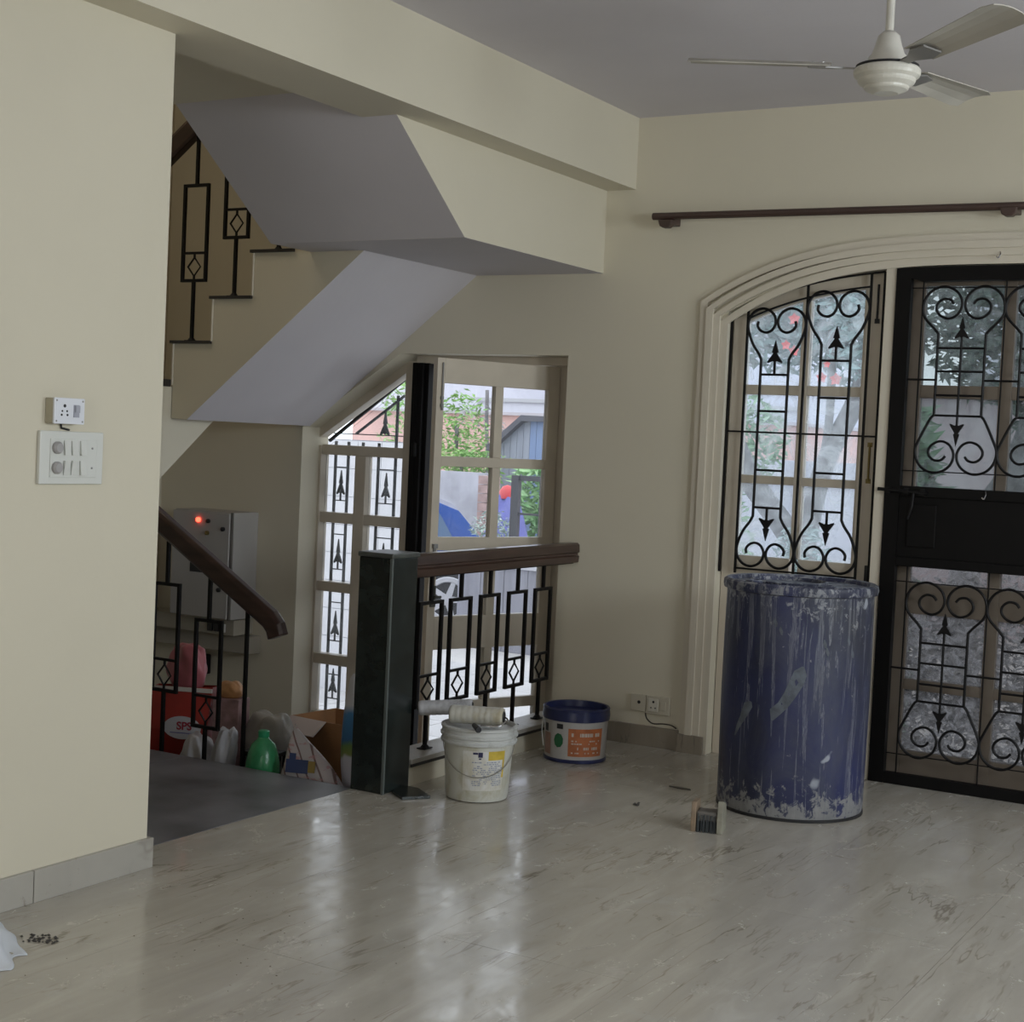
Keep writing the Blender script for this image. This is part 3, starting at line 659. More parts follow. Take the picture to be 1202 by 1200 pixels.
MB().tube([(XL+.006-XL, -.005, -.037), (.004, .0, -.05), (.004, .03, -.055)], .003, 6).build('cable', dark_m, so)

# low sockets on the front wall
ls = empty('wall_socket', (.155, F, .20), label='cream low socket plate with one round hole left of its twin above the skirting', cat='socket', group='low sockets above the front skirting')
sockp = mat('cream_socket', (.50, .46, .37), .4)
MB().box(-.045, .035, -.012, 0, -.04, .04).build('face_plate', sockp, ls, bevel=.003)
MB().lathe([(.008, 0), (.008, .002)], 12, M=Matrix.Translation((0, -.012, .003)) @ Matrix.Rotation(pi/2, 4, 'X')).build('socket_hole', dark_m, ls)
ls = empty('wall_socket', (.245, F, .197), label='cream three-pin socket with switch nearest the arched moulding, wire hanging below', cat='socket', group='low sockets above the front skirting')
MB().box(-.052, .068, -.014, 0, -.042, .044).build('face_plate', sockp, ls, bevel=.003)
MB().box(-.040, .012, -.018, -.014, -.03, .032).build('socket_insert', whitec_m if False else mat('socket_insert', (.58, .55, .47), .35), ls, bevel=.002)
for (a, b, r) in ((-.013, .016, .006), (-.024, -.012, .0035), (-.002, -.012, .0035)):
    MB().lathe([(r, 0), (r, .001)], 10, M=Matrix.Translation((a, -.018, b)) @ Matrix.Rotation(pi/2, 4, 'X')).build('socket_hole', dark_m, ls)
MB().box(.022, .05, -.018, -.014, -.02, .022).build('rocker_switch', sockp, ls, bevel=.002)
wi = MB().tube(spline([(.19, F-.008, .155), (.20, F-.012, .13), (.235, F-.02, .112), (.29, F-.026, .118), (.335, F-.032, .118), (.365, F-.042, .108)], 5), .0035, 6).build('loose_wire', mat('wire_brown', (.05, .04, .03), .5), smooth=True)
tag(wi, 'thin dark wire trailing from the low sockets towards the arched moulding', 'wire')

# electrical cabinet in the stairwell
ec = empty('electrical_cabinet', (-2.41, F, .37), label='grey electrical cabinet with a red pilot lamp on the stairwell wall', cat='cabinet')
MB().box(-.21, .21, -.20, 0, 0, .58).build('body', cab_m, ec, bevel=.003)
MB().box(-.208, .195, -.222, -.20, .004, .574).build('cover', cab_m, ec, bevel=.003)
MB().box(.195, .203, -.212, -.20, .0, .58).build('cover_edge', mat('cab_edge', (.10, .09, .08), .5), ec)
def knob(par, x, z, r, m, y=-.222, d=.012, name='knob'):
    return MB().lathe([(r, 0), (r, d), (r*.5, d+.004)], 14, M=Matrix.Translation((x, y, z)) @ Matrix.Rotation(pi/2, 4, 'X')).build(name, m, par)
em = bpy.data.materials.new('red_pilot_glow'); em.use_nodes = True
eb = em.node_tree.nodes['Principled BSDF']; eb.inputs['Base Color'].default_value = (.5, .01, .01, 1); eb.inputs['Emission Color'].default_value = (1, .06, .03, 1); eb.inputs['Emission Strength'].default_value = 6
knob(ec, -.02, .53, .013, em, name='pilot_lamp'); knob(ec, .05, .527, .012, dark_m); knob(ec, .045, .462, .012, brass_m); knob(ec, .155, .49, .012, dark_m); knob(ec, .14, .16, .012, dark_m)
MB().box(-.07, .06, -.226, -.222, .245, .295).build('name_plate', dark_m, ec)
tk = empty('cable_trunking', (-2.41, F, .24), label='dull cream switch trunking fixed below the grey electrical cabinet', cat='trunking')
MB().box(-.45, .20, -.16, 0, .04, .125).build('trunk_body', mat('trunk_paint', (.35, .32, .26), .5), tk, bevel=.003)
for k in range(3): MB().box(.02+.045*k, .055+.045*k, -.172, -.16, .055, .10).build('breaker', dark_m if k < 2 else white_m, tk, bevel=.002)
MB().box(-.45, .26, -.10, 0, -.06, .035).build('trunk_tray', mat('trunk_paint2', (.33, .30, .25), .5), tk, bevel=.003)
bb = MB().box(-2.665, -2.50, F-.05, F, .025, .135).build('junction_box', black_m, bevel=.006); tag(bb, 'small black box on the stairwell wall above the red bag', 'junction box')

# ------------------------------------------------------------------ ceiling fan
fx, fy, fz = 1.798, 4.545, 2.55
fn = empty('ceiling_fan', (fx, fy, fz), label='cream three-blade ceiling fan hanging at the upper right', cat='fan')
MB().lathe([(0, -.058), (.035, -.056), (.062, -.046), (.066, -.042), (.067, -.036), (.082, -.026), (.085, -.020), (.0855, -.014), (.096, -.006), (.099, .002), (.099, .012), (.094, .018), (.088, .019)], 40).build('motor_housing', fan_m, fn, smooth=False)
MB().lathe([(.088, .019), (.093, .022), (.093, .026), (.07, .030)], 40).build('gap_ring', dark_m, fn)
MB().lathe([(.066, .028), (.062, .035), (.058, .05), (.048, .062), (.040, .085), (.032, .115), (.018, .128)], 30).build('canopy', fan_m, fn, smooth=True)
MB().lathe([(.0125, .12), (.0125, .385)], 16).build('down_rod', fan_m, fn, smooth=False)
MB().lathe([(.0125, .225), (.026, .235), (.026, .262), (.0125, .27)], 20).build('rod_collar', fan_m, fn)
MB().lathe([(.02, .33), (.05, .36), (.07, .395)], 20).build('ceiling_cup', fan_m, fn, smooth=True)
for k in range(3):
    a = radians(79+120*k); M = Matrix.Rotation(a, 4, 'Z') @ Matrix.Translation((0, 0, .022)) @ Matrix.Rotation(radians(-2.0), 4, 'Y') @ Matrix.Rotation(radians(-11), 4, 'X')
    m = MB(); vs = []; n = 12; w0, w1 = .050, .070
    for i in range(n+1):
        t = i/n; xx = .165+t*.425; ww = (w0+(w1-w0)*t)*(1 if i < n else .82)
        for j in range(5): s_ = -1+2*j/4; vs.append((xx+(0 if i < n else .004), s_*ww, .010*(1-s_*s_)))
    base = len(vs); vs += [(x_, y_, z_-.003) for x_, y_, z_ in vs]; fs = []
    for i in range(n):
        for j in range(4):
            q = (i*5+j, (i+1)*5+j, (i+1)*5+j+1, i*5+j+1); fs.append(q); fs.append(tuple(base+v for v in reversed(q)))
    rim = [i*5 for i in range(n+1)]+[n*5+j for j in range(1, 5)]+[i*5+4 for i in range(n-1, -1, -1)]+[j for j in range(3, 0, -1)]
    for i in range(len(rim)): p, q = rim[i], rim[(i+1) % len(rim)]; fs.append((p, p+base, q+base, q))
    m.add(vs, fs, M=M); bl = m.build('blade', blade_m, fn)
    m = MB(); m.prism([(.085, -.014), (.13, -.016), (.18, -.04), (.235, -.03), (.235, .03), (.18, .04), (.13, .016), (.085, .014)], -.008, -.003, 'z', M=M); m.build('blade_bracket', mat('bracket_metal', (.22, .21, .2), .45, .3), bl)
    for (sx, sy) in ((.19, .018), (.22, .02), (.205, -.02)): MB().lathe([(.005, .004), (.004, .012)], 8, M=M @ Matrix.Translation((sx, sy, -.002))).build('screw', chrome_m, bl)

# ------------------------------------------------------------------ blue drum
dr = empty('plastic_drum', (1.165, 5.82, 0), label='tall dirty blue plastic drum splashed with plaster', cat='drum')
MB().lathe([(.262, .0), (.283, .006), (.287, .03), (.288, .2), (.291, .45), (.290, .70), (.288, .865)], 72).build('body', drum_m, dr, auto=True)
MB().lathe([(.288, .862), (.300, .866), (.304, .882), (.302, .898), (.292, .905), (.276, .903), (.272, .888), (.10, .884), (0, .883)], 72, cap=False).build('lid', drum_m, dr, auto=True)
MB().lathe([(.275, .0), (.289, .001), (.2895, .010), (.286, .012)], 60).build('bottom_rim', dark_m, dr)
MB().lathe([(.150, .884), (.155, .897), (.145, .900), (.14, .886)], 40, M=Matrix.Translation((-.06, .03, 0))).build('lid_ring', drum_m, dr, auto=True)
for (x_, y_) in ((.14, -.10), (-.15, -.12)): MB().lathe([(.034, .884), (.034, .898), (.022, .902), (.02, .895), (0, .895)], 20, M=Matrix.Translation((x_, y_, 0))).build('bung_cap', drum_m, dr, auto=True)

def smear(pts):                                  # dried plaster wiped over the drum's side: (angle, height, half width)
    m = MB(); vs = []
    for a, z, hw in pts: vs += [(.2915*cos(a-hw/.29), .2915*sin(a-hw/.29), z+hw*.3), (.2915*cos(a+hw/.29), .2915*sin(a+hw/.29), z-hw*.3)]
    m.add(vs, [(2*k, 2*k+1, 2*k+3, 2*k+2) for k in range(len(pts)-1)]); m.build('plaster_smear', smear_m, dr)
smear_m = mat('dried_plaster', (.10, .115, .14), .7, var=.35, vscale=30); da_ = atan2(-5.82, 3.228-1.165)
smear([(da_+.09, .60, .004), (da_+.06, .575, .024), (da_+.02, .54, .026), (da_-.06, .49, .022), (da_-.14, .45, .020), (da_-.24, .42, .022), (da_-.28, .385, .004)])
smear([(da_-.60, .445, .004), (da_-.64, .43, .020), (da_-.72, .38, .014), (da_-.80, .34, .010), (da_-.86, .30, .003)])
for a, z in ((.36, .69), (.40, .66), (.72, .70), (.80, .65), (-.30, .76), (-.22, .73)): smear([(da_+a-.01, z+.016, .002), (da_+a, z, .008), (da_+a+.01, z-.016, .003)])

# ------------------------------------------------------------------ bucket, rollers, tub
def dirty(name, base, dirt, sc=9, lo=.5, hi=.66, rough=.45):
    m = bpy.data.materials.new(name); m.use_nodes = True; nt = m.node_tree; b = nt.nodes['Principled BSDF']
    c = ramp(nt, noise(nt, mapped(nt, (1, 1, .7)), sc, 7, .4, .65), [(lo, base), (hi, dirt)])
    nt.links.new(c, b.inputs['Base Color']); b.inputs['Roughness'].default_value = rough; return m
buck_m = dirty('stained_white_plastic', (.52, .52, .47), (.38, .35, .24))
lid_m = dirty('plaster_caked_white', (.50, .51, .50), (.36, .36, .34), 14)
def curved(mb, R0, a0, a1, z0, z1, n=10, mi=0, R1=None, t=.0006):
    """a patch of print lying on a cone: angles a0..a1, heights z0..z1"""
    R1 = R1 or R0; vs = []
    for k in range(n+1):
        a = a0+(a1-a0)*k/n; vs += [(R0*cos(a), R0*sin(a), z0), (R1*cos(a), R1*sin(a), z1)]
    mb.add(vs, [(2*k, 2*k+2, 2*k+3, 2*k+1) for k in range(n)], mi)
bk = empty('paint_bucket', (.135, 5.11, 0), label='white plastic paint bucket with paint rollers lying on its lid', cat='bucket')
def bR(z): return .122+.018*z/.28
MB().lathe([(.10, 0), (.119, .004), (bR(.02), .02), (bR(.26), .26), (bR(.262), .262)], 56).build('body', buck_m, bk, auto=True)
MB().lathe([(bR(.225), .222), (.150, .224), (.151, .232), (.146, .236), (.146, .246), (.152, .250), (.153, .258), (.147, .262), (.147, .276), (.151, .280), (.151, .288), (.140, .291), (.134, .286), (.130, .276), (.0, .274)], 56, cap=False).build('lid', lid_m, bk, auto=True)
va = atan2(-5.11, 3.228-.135)                    # bearing from bucket to where the label faces
lb = MB(); zz0, zz1 = .05, .205
curved(lb, bR(zz0)+.0008, va-.45, va+.85, zz0, zz1, 16, 0, bR(zz1)+.0008)
lb.build('label', dirty('bucket_label', (.60, .60, .58), (.50, .47, .38)), bk)
lb2 = MB(); curved(lb2, bR(.165)+.0014, va+.30, va+.85, .170, .205, 8, 0, bR(.205)+.0014); curved(lb2, bR(.1)+.0014, va+.78, va+.85, .10, .17, 3, 0, bR(.17)+.0014)
lb2.build('yellow_band', mat('label_yellow', (.55, .40, .05), .5, var=.2, vscale=30), bk)
pr = MB(); rr = random.Random(3)
curved(pr, bR(.19)+.002, va-.15, va-.01, .193, .201, 4, 0, bR(.2)+.002); curved(pr, bR(.19)+.002, va+.0, va+.13, .182, .202, 4, 0, bR(.2)+.002); curved(pr, bR(.19)+.002, va+.02, va+.09, .174, .179, 3, 0, bR(.18)+.002)
pr.build('bold_print', mat('print_navy', (.02, .02, .07), .5), bk)
pr = MB()
for row in range(13):
    z = .160-row*.0075; a = va-.20+rr.random()*.1
    while a < va+.72:
        da = rr.uniform(.02, .09)
        if rr.random() < .7: curved(pr, bR(z)+.002, a, a+da, z, z+.004, 2, 0, bR(z)+.002)
        a += da+.02
pr.build('small_print', mat('print_greyblue', (.27, .29, .36), .5), bk)['kind'] = 'stuff'
hb = MB(); hb.tube([( (bR(.22)+.004)*cos(va+t*1.5), (bR(.22)+.004)*sin(va+t*1.5), .225-.12*(1-(t)**2)) for t in [i/10-1 for i in range(21)]], .002, 6); hb.build('wire_handle', mat('wire_grey', (.3, .29, .25), .4, .5), bk)

def roller(name, p0, p1, r, m, lab, handle, grp=None, capm=None):
    p0, p1 = Vector(p0), Vector(p1); c = (p0+p1)/2; root = empty(name, c, label=lab, cat='paint roller', group='paint rollers on the bucket lid')
    d = (p1-p0); L = d.length; M = d.to_track_quat('Z', 'Y').to_matrix().to_4x4() @ Matrix.Translation((0, 0, -L/2))
    pr = [(r*.55, 0), (r*.92, .0), (r, .008)]; n = 9
    for i in range(1, n): pr += [(r, L*i/n-.004), (r*.965, L*i/n), (r, L*i/n+.004)]
    pr += [(r, L-.008), (r*.92, L), (r*.55, L)]
    MB().lathe(pr, 28, M=M, cap=False).build('sleeve', m, root, smooth=True)
    MB().lathe([(0, -.004), (r*.5, -.004), (r*.62, .0), (r*.55, .004)], 18, M=M, cap=False).build('end_cap', capm or dark_m, root)
    MB().lathe([(r*.55, L-.004), (r*.62, L), (r*.5, L+.004), (0, L+.004)], 18, M=M, cap=False).build('end_cap', capm or dark_m, root)
    MB().tube(spline([Vector(h)-c for h in handle[:-2]], 5), .0035, 6).build('wire_arm', chrome_m, root)
    MB().tube([Vector(h)-c for h in (handle[-2], handle[-2]+(Vector(handle[-1])-Vector(handle[-2]))*.3 if isinstance(handle[-2], Vector) else handle[-2], handle[-1])][0::2], [.009, .013], 10).build('grip', dark_m, root, bevel=.003)
    return root
fleece = dirty('grey_fleece', (.42, .42, .44), (.30, .30, .31), 30); fleece2 = dirty('cream_fleece', (.50, .49, .44), (.42, .38, .28), 16)
V = Vector
roller('paint_roller', (-.140, 5.09, .318), (.055, 5.18, .338), .030, fleece, 'greyish ribbed paint roller sticking out left over the bucket lid',
       [V((.085, 5.17, .32)), V((.11, 5.18, .31)), V((.13, 5.16, .30)), V((.14, 5.14, .298)), V((.19, 5.15, .30))])
roller('paint_roller', (.040, 5.045, .325), (.245, 5.105, .330), .036, fleece2, 'cream paint roller with black grip lying across the bucket lid',
       [V((.25, 5.106, .33)), V((.272, 5.09, .322)), V((.262, 5.04, .305)), V((.20, 5.01, .304)), V((.175, 5.0, .304)), V((.225, 4.955, .297))])

tb = empty('paint_tub', (.075, 6.04, 0), label='short white tub with dark blue rim and orange label by the front wall', cat='tub')
def tR(z): return .136+.010*z/.24
MB().lathe([(tR(0), .012), (tR(.185), .185)], 48, cap=False).build('body', mat('tub_white', (.42, .40, .38), .35, var=.12, vscale=8), tb, smooth=True)
blue_m = mat('navy_plastic', (.020, .026, .085), .32, var=.3, vscale=12)
MB().lathe([(.12, 0), (.140, .001), (.1415, .012), (tR(.01), .016)], 48).build('base_ring', blue_m, tb, auto=True)
MB().lathe([(tR(.18)+.001, .182), (.150, .184), (.152, .205), (.149, .225), (.151, .232), (.146, .238), (.138, .236), (.136, .21), (.125, .205), (0, .203)], 48, cap=False).build('rim', blue_m, tb, auto=True)
vt = atan2(-6.04, 3.228-.075)
m = MB(); curved(m, tR(.03)+.001, vt-.22, vt+.95, .032, .155, 14, 0, tR(.155)+.001); m.build('orange_label', mat('label_orange', (.42, .13, .045), .4, var=.25, vscale=25), tb)
m = MB(); rr = random.Random(5)
for (z, h, d) in ((.120, .016, .75), (.098, .006, .6), (.086, .006, .55), (.062, .012, .6), (.045, .006, .5)):
    a = vt-.12
    while a < vt+.80:
        da = rr.uniform(.03, .09)
        if rr.random() < d: curved(m, tR(z)+.0022, a, a+da, z, z+h, 2, 0, tR(z)+.0022)
        a += da+.015
m.build('label_print', mat('label_print', (.50, .42, .36), .5), tb)['kind'] = 'stuff'
m = MB(); n = 18; ca, cz_, ra, rz_ = vt-.55, .098, .16, .030; R_ = tR(.1)+.0015
vs = [(R_*cos(ca), R_*sin(ca), cz_)]+[(R_*cos(ca+ra*cos(2*pi*k/n)*(1+.06*(k % 2))), R_*sin(ca+ra*cos(2*pi*k/n)*(1+.06*(k % 2))), cz_+rz_*sin(2*pi*k/n)*(1+.08*(k % 2))) for k in range(n)]
m.add(vs, [(0, 1+k, 1+(k+1) % n) for k in range(n)]); m.build('green_seal', mat('seal_green', (.01, .10, .035), .4), tb)
m = MB(); curved(m, tR(.14)+.0012, vt-.62, vt-.40, .150, .172, 4, 0, tR(.16)+.001); m.build('dark_print', dark_m, tb); m = MB(); curved(m, tR(.14)+.0012, vt-1.2, vt-1.0, .130, .165, 4, 0, tR(.16)+.001); m.build('dark_print', dark_m, tb)
m = MB(); curved(m, tR(.06)+.0012, vt-1.25, vt-.88, .03, .125, 6, 0, tR(.12)+.001); m.build('pink_panel', mat('panel_pink', (.33, .20, .16), .5, var=.2, vscale=20), tb)
MB().tube([(.150*cos(vt-1.35), .150*sin(vt-1.35), .19), (.156*cos(vt-1.30), .156*sin(vt-1.30), .12), (.150*cos(vt-1.2), .150*sin(vt-1.2), .06)], .0022, 6).build('wire_handle', mat('wire_light', (.5, .5, .48), .4), tb)

# ------------------------------------------------------------------ brush, granite scrap, debris, cloth
br = empty('scrub_brush', (1.065, 5.235, 0), radians(14), label='small wooden-sided brush with black bristles standing beside the blue drum', cat='brush')
wp = mat('bare_wood', (.26, .19, .13), .6, var=.3, vscale=20); wp2 = mat('grey_wood', (.26, .25, .20), .6, var=.25, vscale=20)
MB().prism([(-.05, 0), (.05, 0), (.055, .06), (.045, .105), (-.045, .11), (-.055, .05)], -.056, -.038, 'x').build('side_plate', wp, br, bevel=.002)
MB().prism([(-.055, 0), (.05, 0), (.055, .055), (.03, .10), (-.04, .12), (-.055, .05)], .040, .060, 'x').build('side_plate', wp2, br, bevel=.002)
MB().box(-.038, .040, -.045, .03, .04, .075).build('handle_block', mat('worn_block', (.12, .11, .10), .6), br, bevel=.006)
m = MB(); rr = random.Random(2)
for i in range(11):
    for j in range(14):
        x_ = -.034+i*.007+rr.uniform(-.002, .002); y_ = -.05+j*.0075; m.tube([(x_, y_, .0), (x_*.95, y_*.9, .06+rr.uniform(0, .01))], .0022, 3)
m.build('bristles', mat('black_bristle', (.02, .024, .026), .5), br)['kind'] = 'stuff'
o = MB().prism([(-.150, 5.04), (-.146, 4.93), (-.05, 4.862), (.02, 4.955), (-.09, 5.035)], 0, .012, 'z').build('granite_offcut', post_m, bevel=.002)
tag(o, 'flat dark granite offcut on the floor at the foot of the post', 'stone')
def crumple(name, w, d, h, m, loc, lab, cat, seed=0, rz=0, n=14, grp=None, neck=.35, rough=.18, lean=(0, 0), parent=None, zsub=10, sq=.75, base=.72, matf=None):
    """a soft bag: closed skin whose section narrows to a gathered top, folds pressed in"""
    rr = random.Random(seed); N = 28; vs = []; ph = [rr.uniform(0, 6.28) for _ in range(8)]
    for j in range(zsub+1):
        t = j/zsub; s = (base+(1-base)*sin(min(1, t*2.2)*pi/2)) if t < .45 else 1-(1-neck)*((t-.45)/.55)**1.6
        for i in range(N):
            a = 2*pi*i/N; c, s_ = cos(a), sin(a)
            sup = (abs(c)**(2/sq*1.0)+abs(s_)**(2/sq))**(-sq/2) if sq else 1
            wr = 1+rough*(.5*sin(3*a+ph[0]+4*t)+.35*sin(7*a+ph[1]-5*t)+.3*sin(11*a+ph[2]+9*t)+.25*sin(5*a+ph[3]+13*t))*(.25+.9*t)
            vs.append((w/2*s*sup*c*wr+lean[0]*t*t, d/2*s*sup*s_*wr+lean[1]*t*t, h*t*(1 if j < zsub else 1)+(.04*h*sin(2*a+ph[4])+.03*h*sin(5*a+ph[5])) * t))
    fs = [(j*N+i, j*N+(i+1) % N, (j+1)*N+(i+1) % N, (j+1)*N+i) for j in range(zsub) for i in range(N)]
    fs.append(tuple(range(N-1, -1, -1))); top = len(vs); vs.append((lean[0], lean[1], h*.97)); fs += [(zsub*N+i, zsub*N+(i+1) % N, top) for i in range(N)]
    o = MB().add(vs, fs).build(name, m, parent, smooth=True, loc=loc); o.rotation_euler.z = rz
    sm = o.modifiers.new('sub', 'SUBSURF'); sm.levels = sm.render_levels = 1
    return tag(o, lab, cat, grp)
def cloth(name, pts, m, loc, lab, cat, seed=1, amp=.02, th=.002):
    rr = random.Random(seed); return None
# white cloth at the lower left
rr = random.Random(9); m = MB(); n = 22; vs = []
def hfn(u, v): return .012+.05*max(0, 1-((u-.42)**2+(v-.5)**2)*3.2)+.012*sin(9*u+3*v)+.008*sin(17*v-4*u)
for i in range(n+1):
    for j in range(n+1):
        u, v = i/n, j/n; rag = .03*sin(5*v+1)+.015*sin(13*v); rag2 = .03*sin(4*u)+.012*sin(15*u)
        x_ = -.08+(.36+rag)*u*(1-.35*abs(v-.5)); y_ = (v-.5)*(.46+rag2)*(1-.55*u)
        e = min(u*6, 1, (1-u)*5, v*5, (1-v)*5); vs.append((x_, y_, hfn(u, v)*min(1, max(0, e))+.003))
m.add(vs, [(i*(n+1)+j, (i+1)*(n+1)+j, (i+1)*(n+1)+j+1, i*(n+1)+j+1) for i in range(n) for j in range(n)])
o = m.build('white_cloth', mat('white_sheet', (.60, .63, .68), .6), smooth=True, loc=(-.03, 2.70, 0), solid=.002); o.rotation_euler.z = radians(-2); tag(o, 'crumpled white plastic sheet on the floor at the lower left edge', 'sheet')
def debris(name, c, n, spread, smin, smax, m, lab, seed):
    rr = random.Random(seed); mb = MB()
    for _ in range(n):
        x_, y_ = rr.gauss(0, spread[0]), rr.gauss(0, spread[1]); s = rr.uniform(smin, smax)
        M = Matrix.Translation((x_, y_, s*.35)) @ Matrix.Rotation(rr.uniform(0, 3), 4, 'Z') @ Matrix.Rotation(rr.uniform(-.3, .3), 4, 'X')
        mb.add([(0, 0, s*.5), (s, 0, 0), (0, s*.7, 0), (-s, 0, .0), (0, -s*.6, 0), (0, 0, -s*.35)], [(0, 1, 2), (0, 2, 3), (0, 3, 4), (0, 4, 1), (5, 2, 1), (5, 3, 2), (5, 4, 3), (5, 1, 4)], M=M)
    return tag(mb.build(name, m, loc=c), lab, 'debris', kind='stuff')
debris('dark_crumbs', (.115, 2.90, 0), 40, (.028, .018), .003, .009, mat('crumb_dark', (.05, .045, .04), .8), 'small clump of dark crumbs beside the white sheet', 1)
debris('scattered_grit', (.45, 3.25, 0), 70, (.22, .28), .001, .0035, mat('grit_brown', (.11, .08, .05), .9), 'fine brown grit scattered on the marble in front of the left wall', 4)
o = debris('dark_chips', (.69, 5.415, 0), 7, (.014, .010), .004, .012, mat('chip_dark', (.06, .055, .05), .8), 'tiny dark chips on the marble between bucket and drum', 6)
o = MB().prism([(-.05, 0), (-.02, .01), (.04, .008), (.05, -.004), (0, -.012)], 0, .004, 'z').build('leaf_scrap', mat('leaf_dark', (.08, .07, .06), .7), loc=(.70, 5.80, 0)); tag(o, 'flat dark sliver on the marble left of the blue drum', 'scrap')

# ------------------------------------------------------------------ bags and boxes on the step
def text_mesh(s, size, name, m, parent, loc, rot, ext=.0008):
    cu = bpy.data.curves.new('t', 'FONT'); cu.body = s; cu.size = size; cu.extrude = ext; cu.align_x = 'CENTER'; cu.align_y = 'CENTER'; cu.offset = size*.02
    to = bpy.data.objects.new('t', cu); C.objects.link(to); dg = bpy.context.evaluated_depsgraph_get(); me = bpy.data.meshes.new_from_object(to.evaluated_get(dg))
    bpy.data.objects.remove(to); o = bpy.data.objects.new(name, me); me.materials.clear(); me.materials.append(m); C.objects.link(o); o.parent = parent; o.location = loc; o.rotation_euler = rot; return o
red = mat('red_carton', (.30, .030, .022), .45, var=.25, vscale=8)
SZ = -.16
faceang = radians(22)
rb = empty('shopping_bag', (-1.50, 5.20, SZ), faceang, label='red carrier bag with a white oval and red lettering behind the railing', cat='bag')
m = MB(); m.add([(-.15, -.055, 0), (.14, -.055, 0), (.15, .06, 0), (-.15, .06, 0), (-.14, -.075, .2), (.145, -.07, .2), (.15, .07, .2), (-.15, .07, .2), (-.125, -.05, .385), (.16, -.045, .40), (.165, .05, .395), (-.13, .05, .385)],
      [(0, 3, 2, 1), (0, 1, 5, 4), (1, 2, 6, 5), (2, 3, 7, 6), (3, 0, 4, 7), (4, 5, 9, 8), (5, 6, 10, 9), (6, 7, 11, 10), (7, 4, 8, 11)])
m.build('body', red, rb, solid=.002)
m = MB(); vs = [(0, 0, 0)]+[(.088*cos(2*pi*k/28), 0, .052*sin(2*pi*k/28)) for k in range(28)]; m.add(vs, [(0, 1+k, 1+(k+1) % 28) for k in range(28)])
ov = m.build('white_oval', mat('oval_white', (.48, .47, .50), .5), rb, loc=(.035, -.0765, .215)); ov.rotation_euler.x = radians(-1)
text_mesh('SPS', .050, 'lettering', mat('letter_red', (.30, .03, .05), .5), rb, (.045, -.079, .222), (radians(90), 0, 0))
MB().box(-.02, .09, -.0795, -.0785, .19, .194).build('underline', mat('letter_blue', (.12, .10, .30), .5), rb)
MB().box(-.13, .16, -.058, -.048, .375, .393).build('rim', mat('rim_white', (.5, .46, .42), .5), rb)
pk = crumple('pink_bag', .20, .12, .20, mat('pink_plastic', (.40, .12, .14), .4, var=.2, vscale=8), (-1.50, 5.235, .215), 'crumpled pink plastic bag resting in the top of the red carrier bag', 'bag', 3, neck=.7, rough=.26)
crumple('orange_bag', .16, .14, .30, mat('orange_sack', (.30, .075, .025), .5, var=.5, vscale=6), (-1.745, 5.12, SZ), 'orange brown sack at the left of the red carrier bag', 'bag', 5, neck=.5, rough=.14)
bx = empty('open_carton', (-1.265, 5.26, SZ), radians(10), label='small white and red carton with orange contents right of the red bag', cat='carton')
MB().box(-.06, .07, -.05, .05, 0, .36).build('body', mat('carton_print', (.33, .20, .20), .5, var=.5, vscale=18), bx, bevel=.002)
crumple('wrapped_contents', .12, .09, .075, mat('orange_wrap', (.48, .24, .10), .5, var=.3, vscale=20), (0, 0, .358), None, None, 8, parent=bx, neck=.5)
wplas = mat('thin_white_plastic', (.50, .50, .54), .35, var=.10, vscale=14, bump=.5, bscale=14)
clear = mat('cloudy_plastic', (.33, .32, .30), .25, var=.2, vscale=10, bump=.6, bscale=16)
crumple('plastic_bag', .17, .12, .22, wplas, (-1.27, 5.06, SZ), 'small crumpled white plastic bag against the red carrier bag', 'bag', 11, neck=.62, rough=.30, grp='crumpled plastic bags on the foyer step')
crumple('plastic_bag', .12, .09, .275, wplas, (-1.115, 5.04, SZ), 'white plastic bag with a raised corner in front of the black crate', 'bag', 12, neck=.6, rough=.28, lean=(.035, 0), sq=1, grp='crumpled plastic bags on the foyer step')
crumple('plastic_bag', .24, .17, .30, clear, (-1.09, 5.34, SZ), 'bulging translucent grey plastic bag behind the small white bags', 'bag', 14, neck=.7, rough=.2, grp='crumpled plastic bags on the foyer step')
crumple('plastic_bag', .13, .12, .20, wplas, (-.83, 5.245, SZ), 'crumpled white bag above the black crate left of the green bottle', 'bag', 21, neck=.7, rough=.16, grp='crumpled plastic bags on the foyer step')
ck = empty('plastic_crate', (-.95, 5.12, SZ), radians(8), label='small black slatted plastic crate between the white bag and green bottle', cat='crate')
for sy in (-.05, .05):
    for k in range(7): MB().box(-.075+k*.0235, -.062+k*.0235, sy-.003, sy+.003, .0, .165).build('slat', black_m, ck)
MB().box(-.08, .08, -.055, .055, .165, .185).build('rim', black_m, ck, bevel=.003); MB().box(-.08, .08, -.055, .055, 0, .012).build('base', black_m, ck)
gb = empty('green_bottle', (-.855, 5.0, SZ), label='green plastic bottle with a short neck at the edge of the step', cat='bottle')
grn = mat('green_plastic', (.035, .22, .09), .25, var=.35, vscale=14, bump=.4, bscale=20)
MB().lathe([(.064, 0), (.070, .01), (.074, .10), (.071, .17), (.063, .21), (.05, .245), (.026, .268), (.022, .278)], 32).build('body', grn, gb, smooth=True)
MB().lathe([(.023, .276), (.024, .282), (.024, .30), (.018, .304)], 20).build('cap', mat('green_cap', (.02, .25, .11), .4), gb)
cd_ = MB()
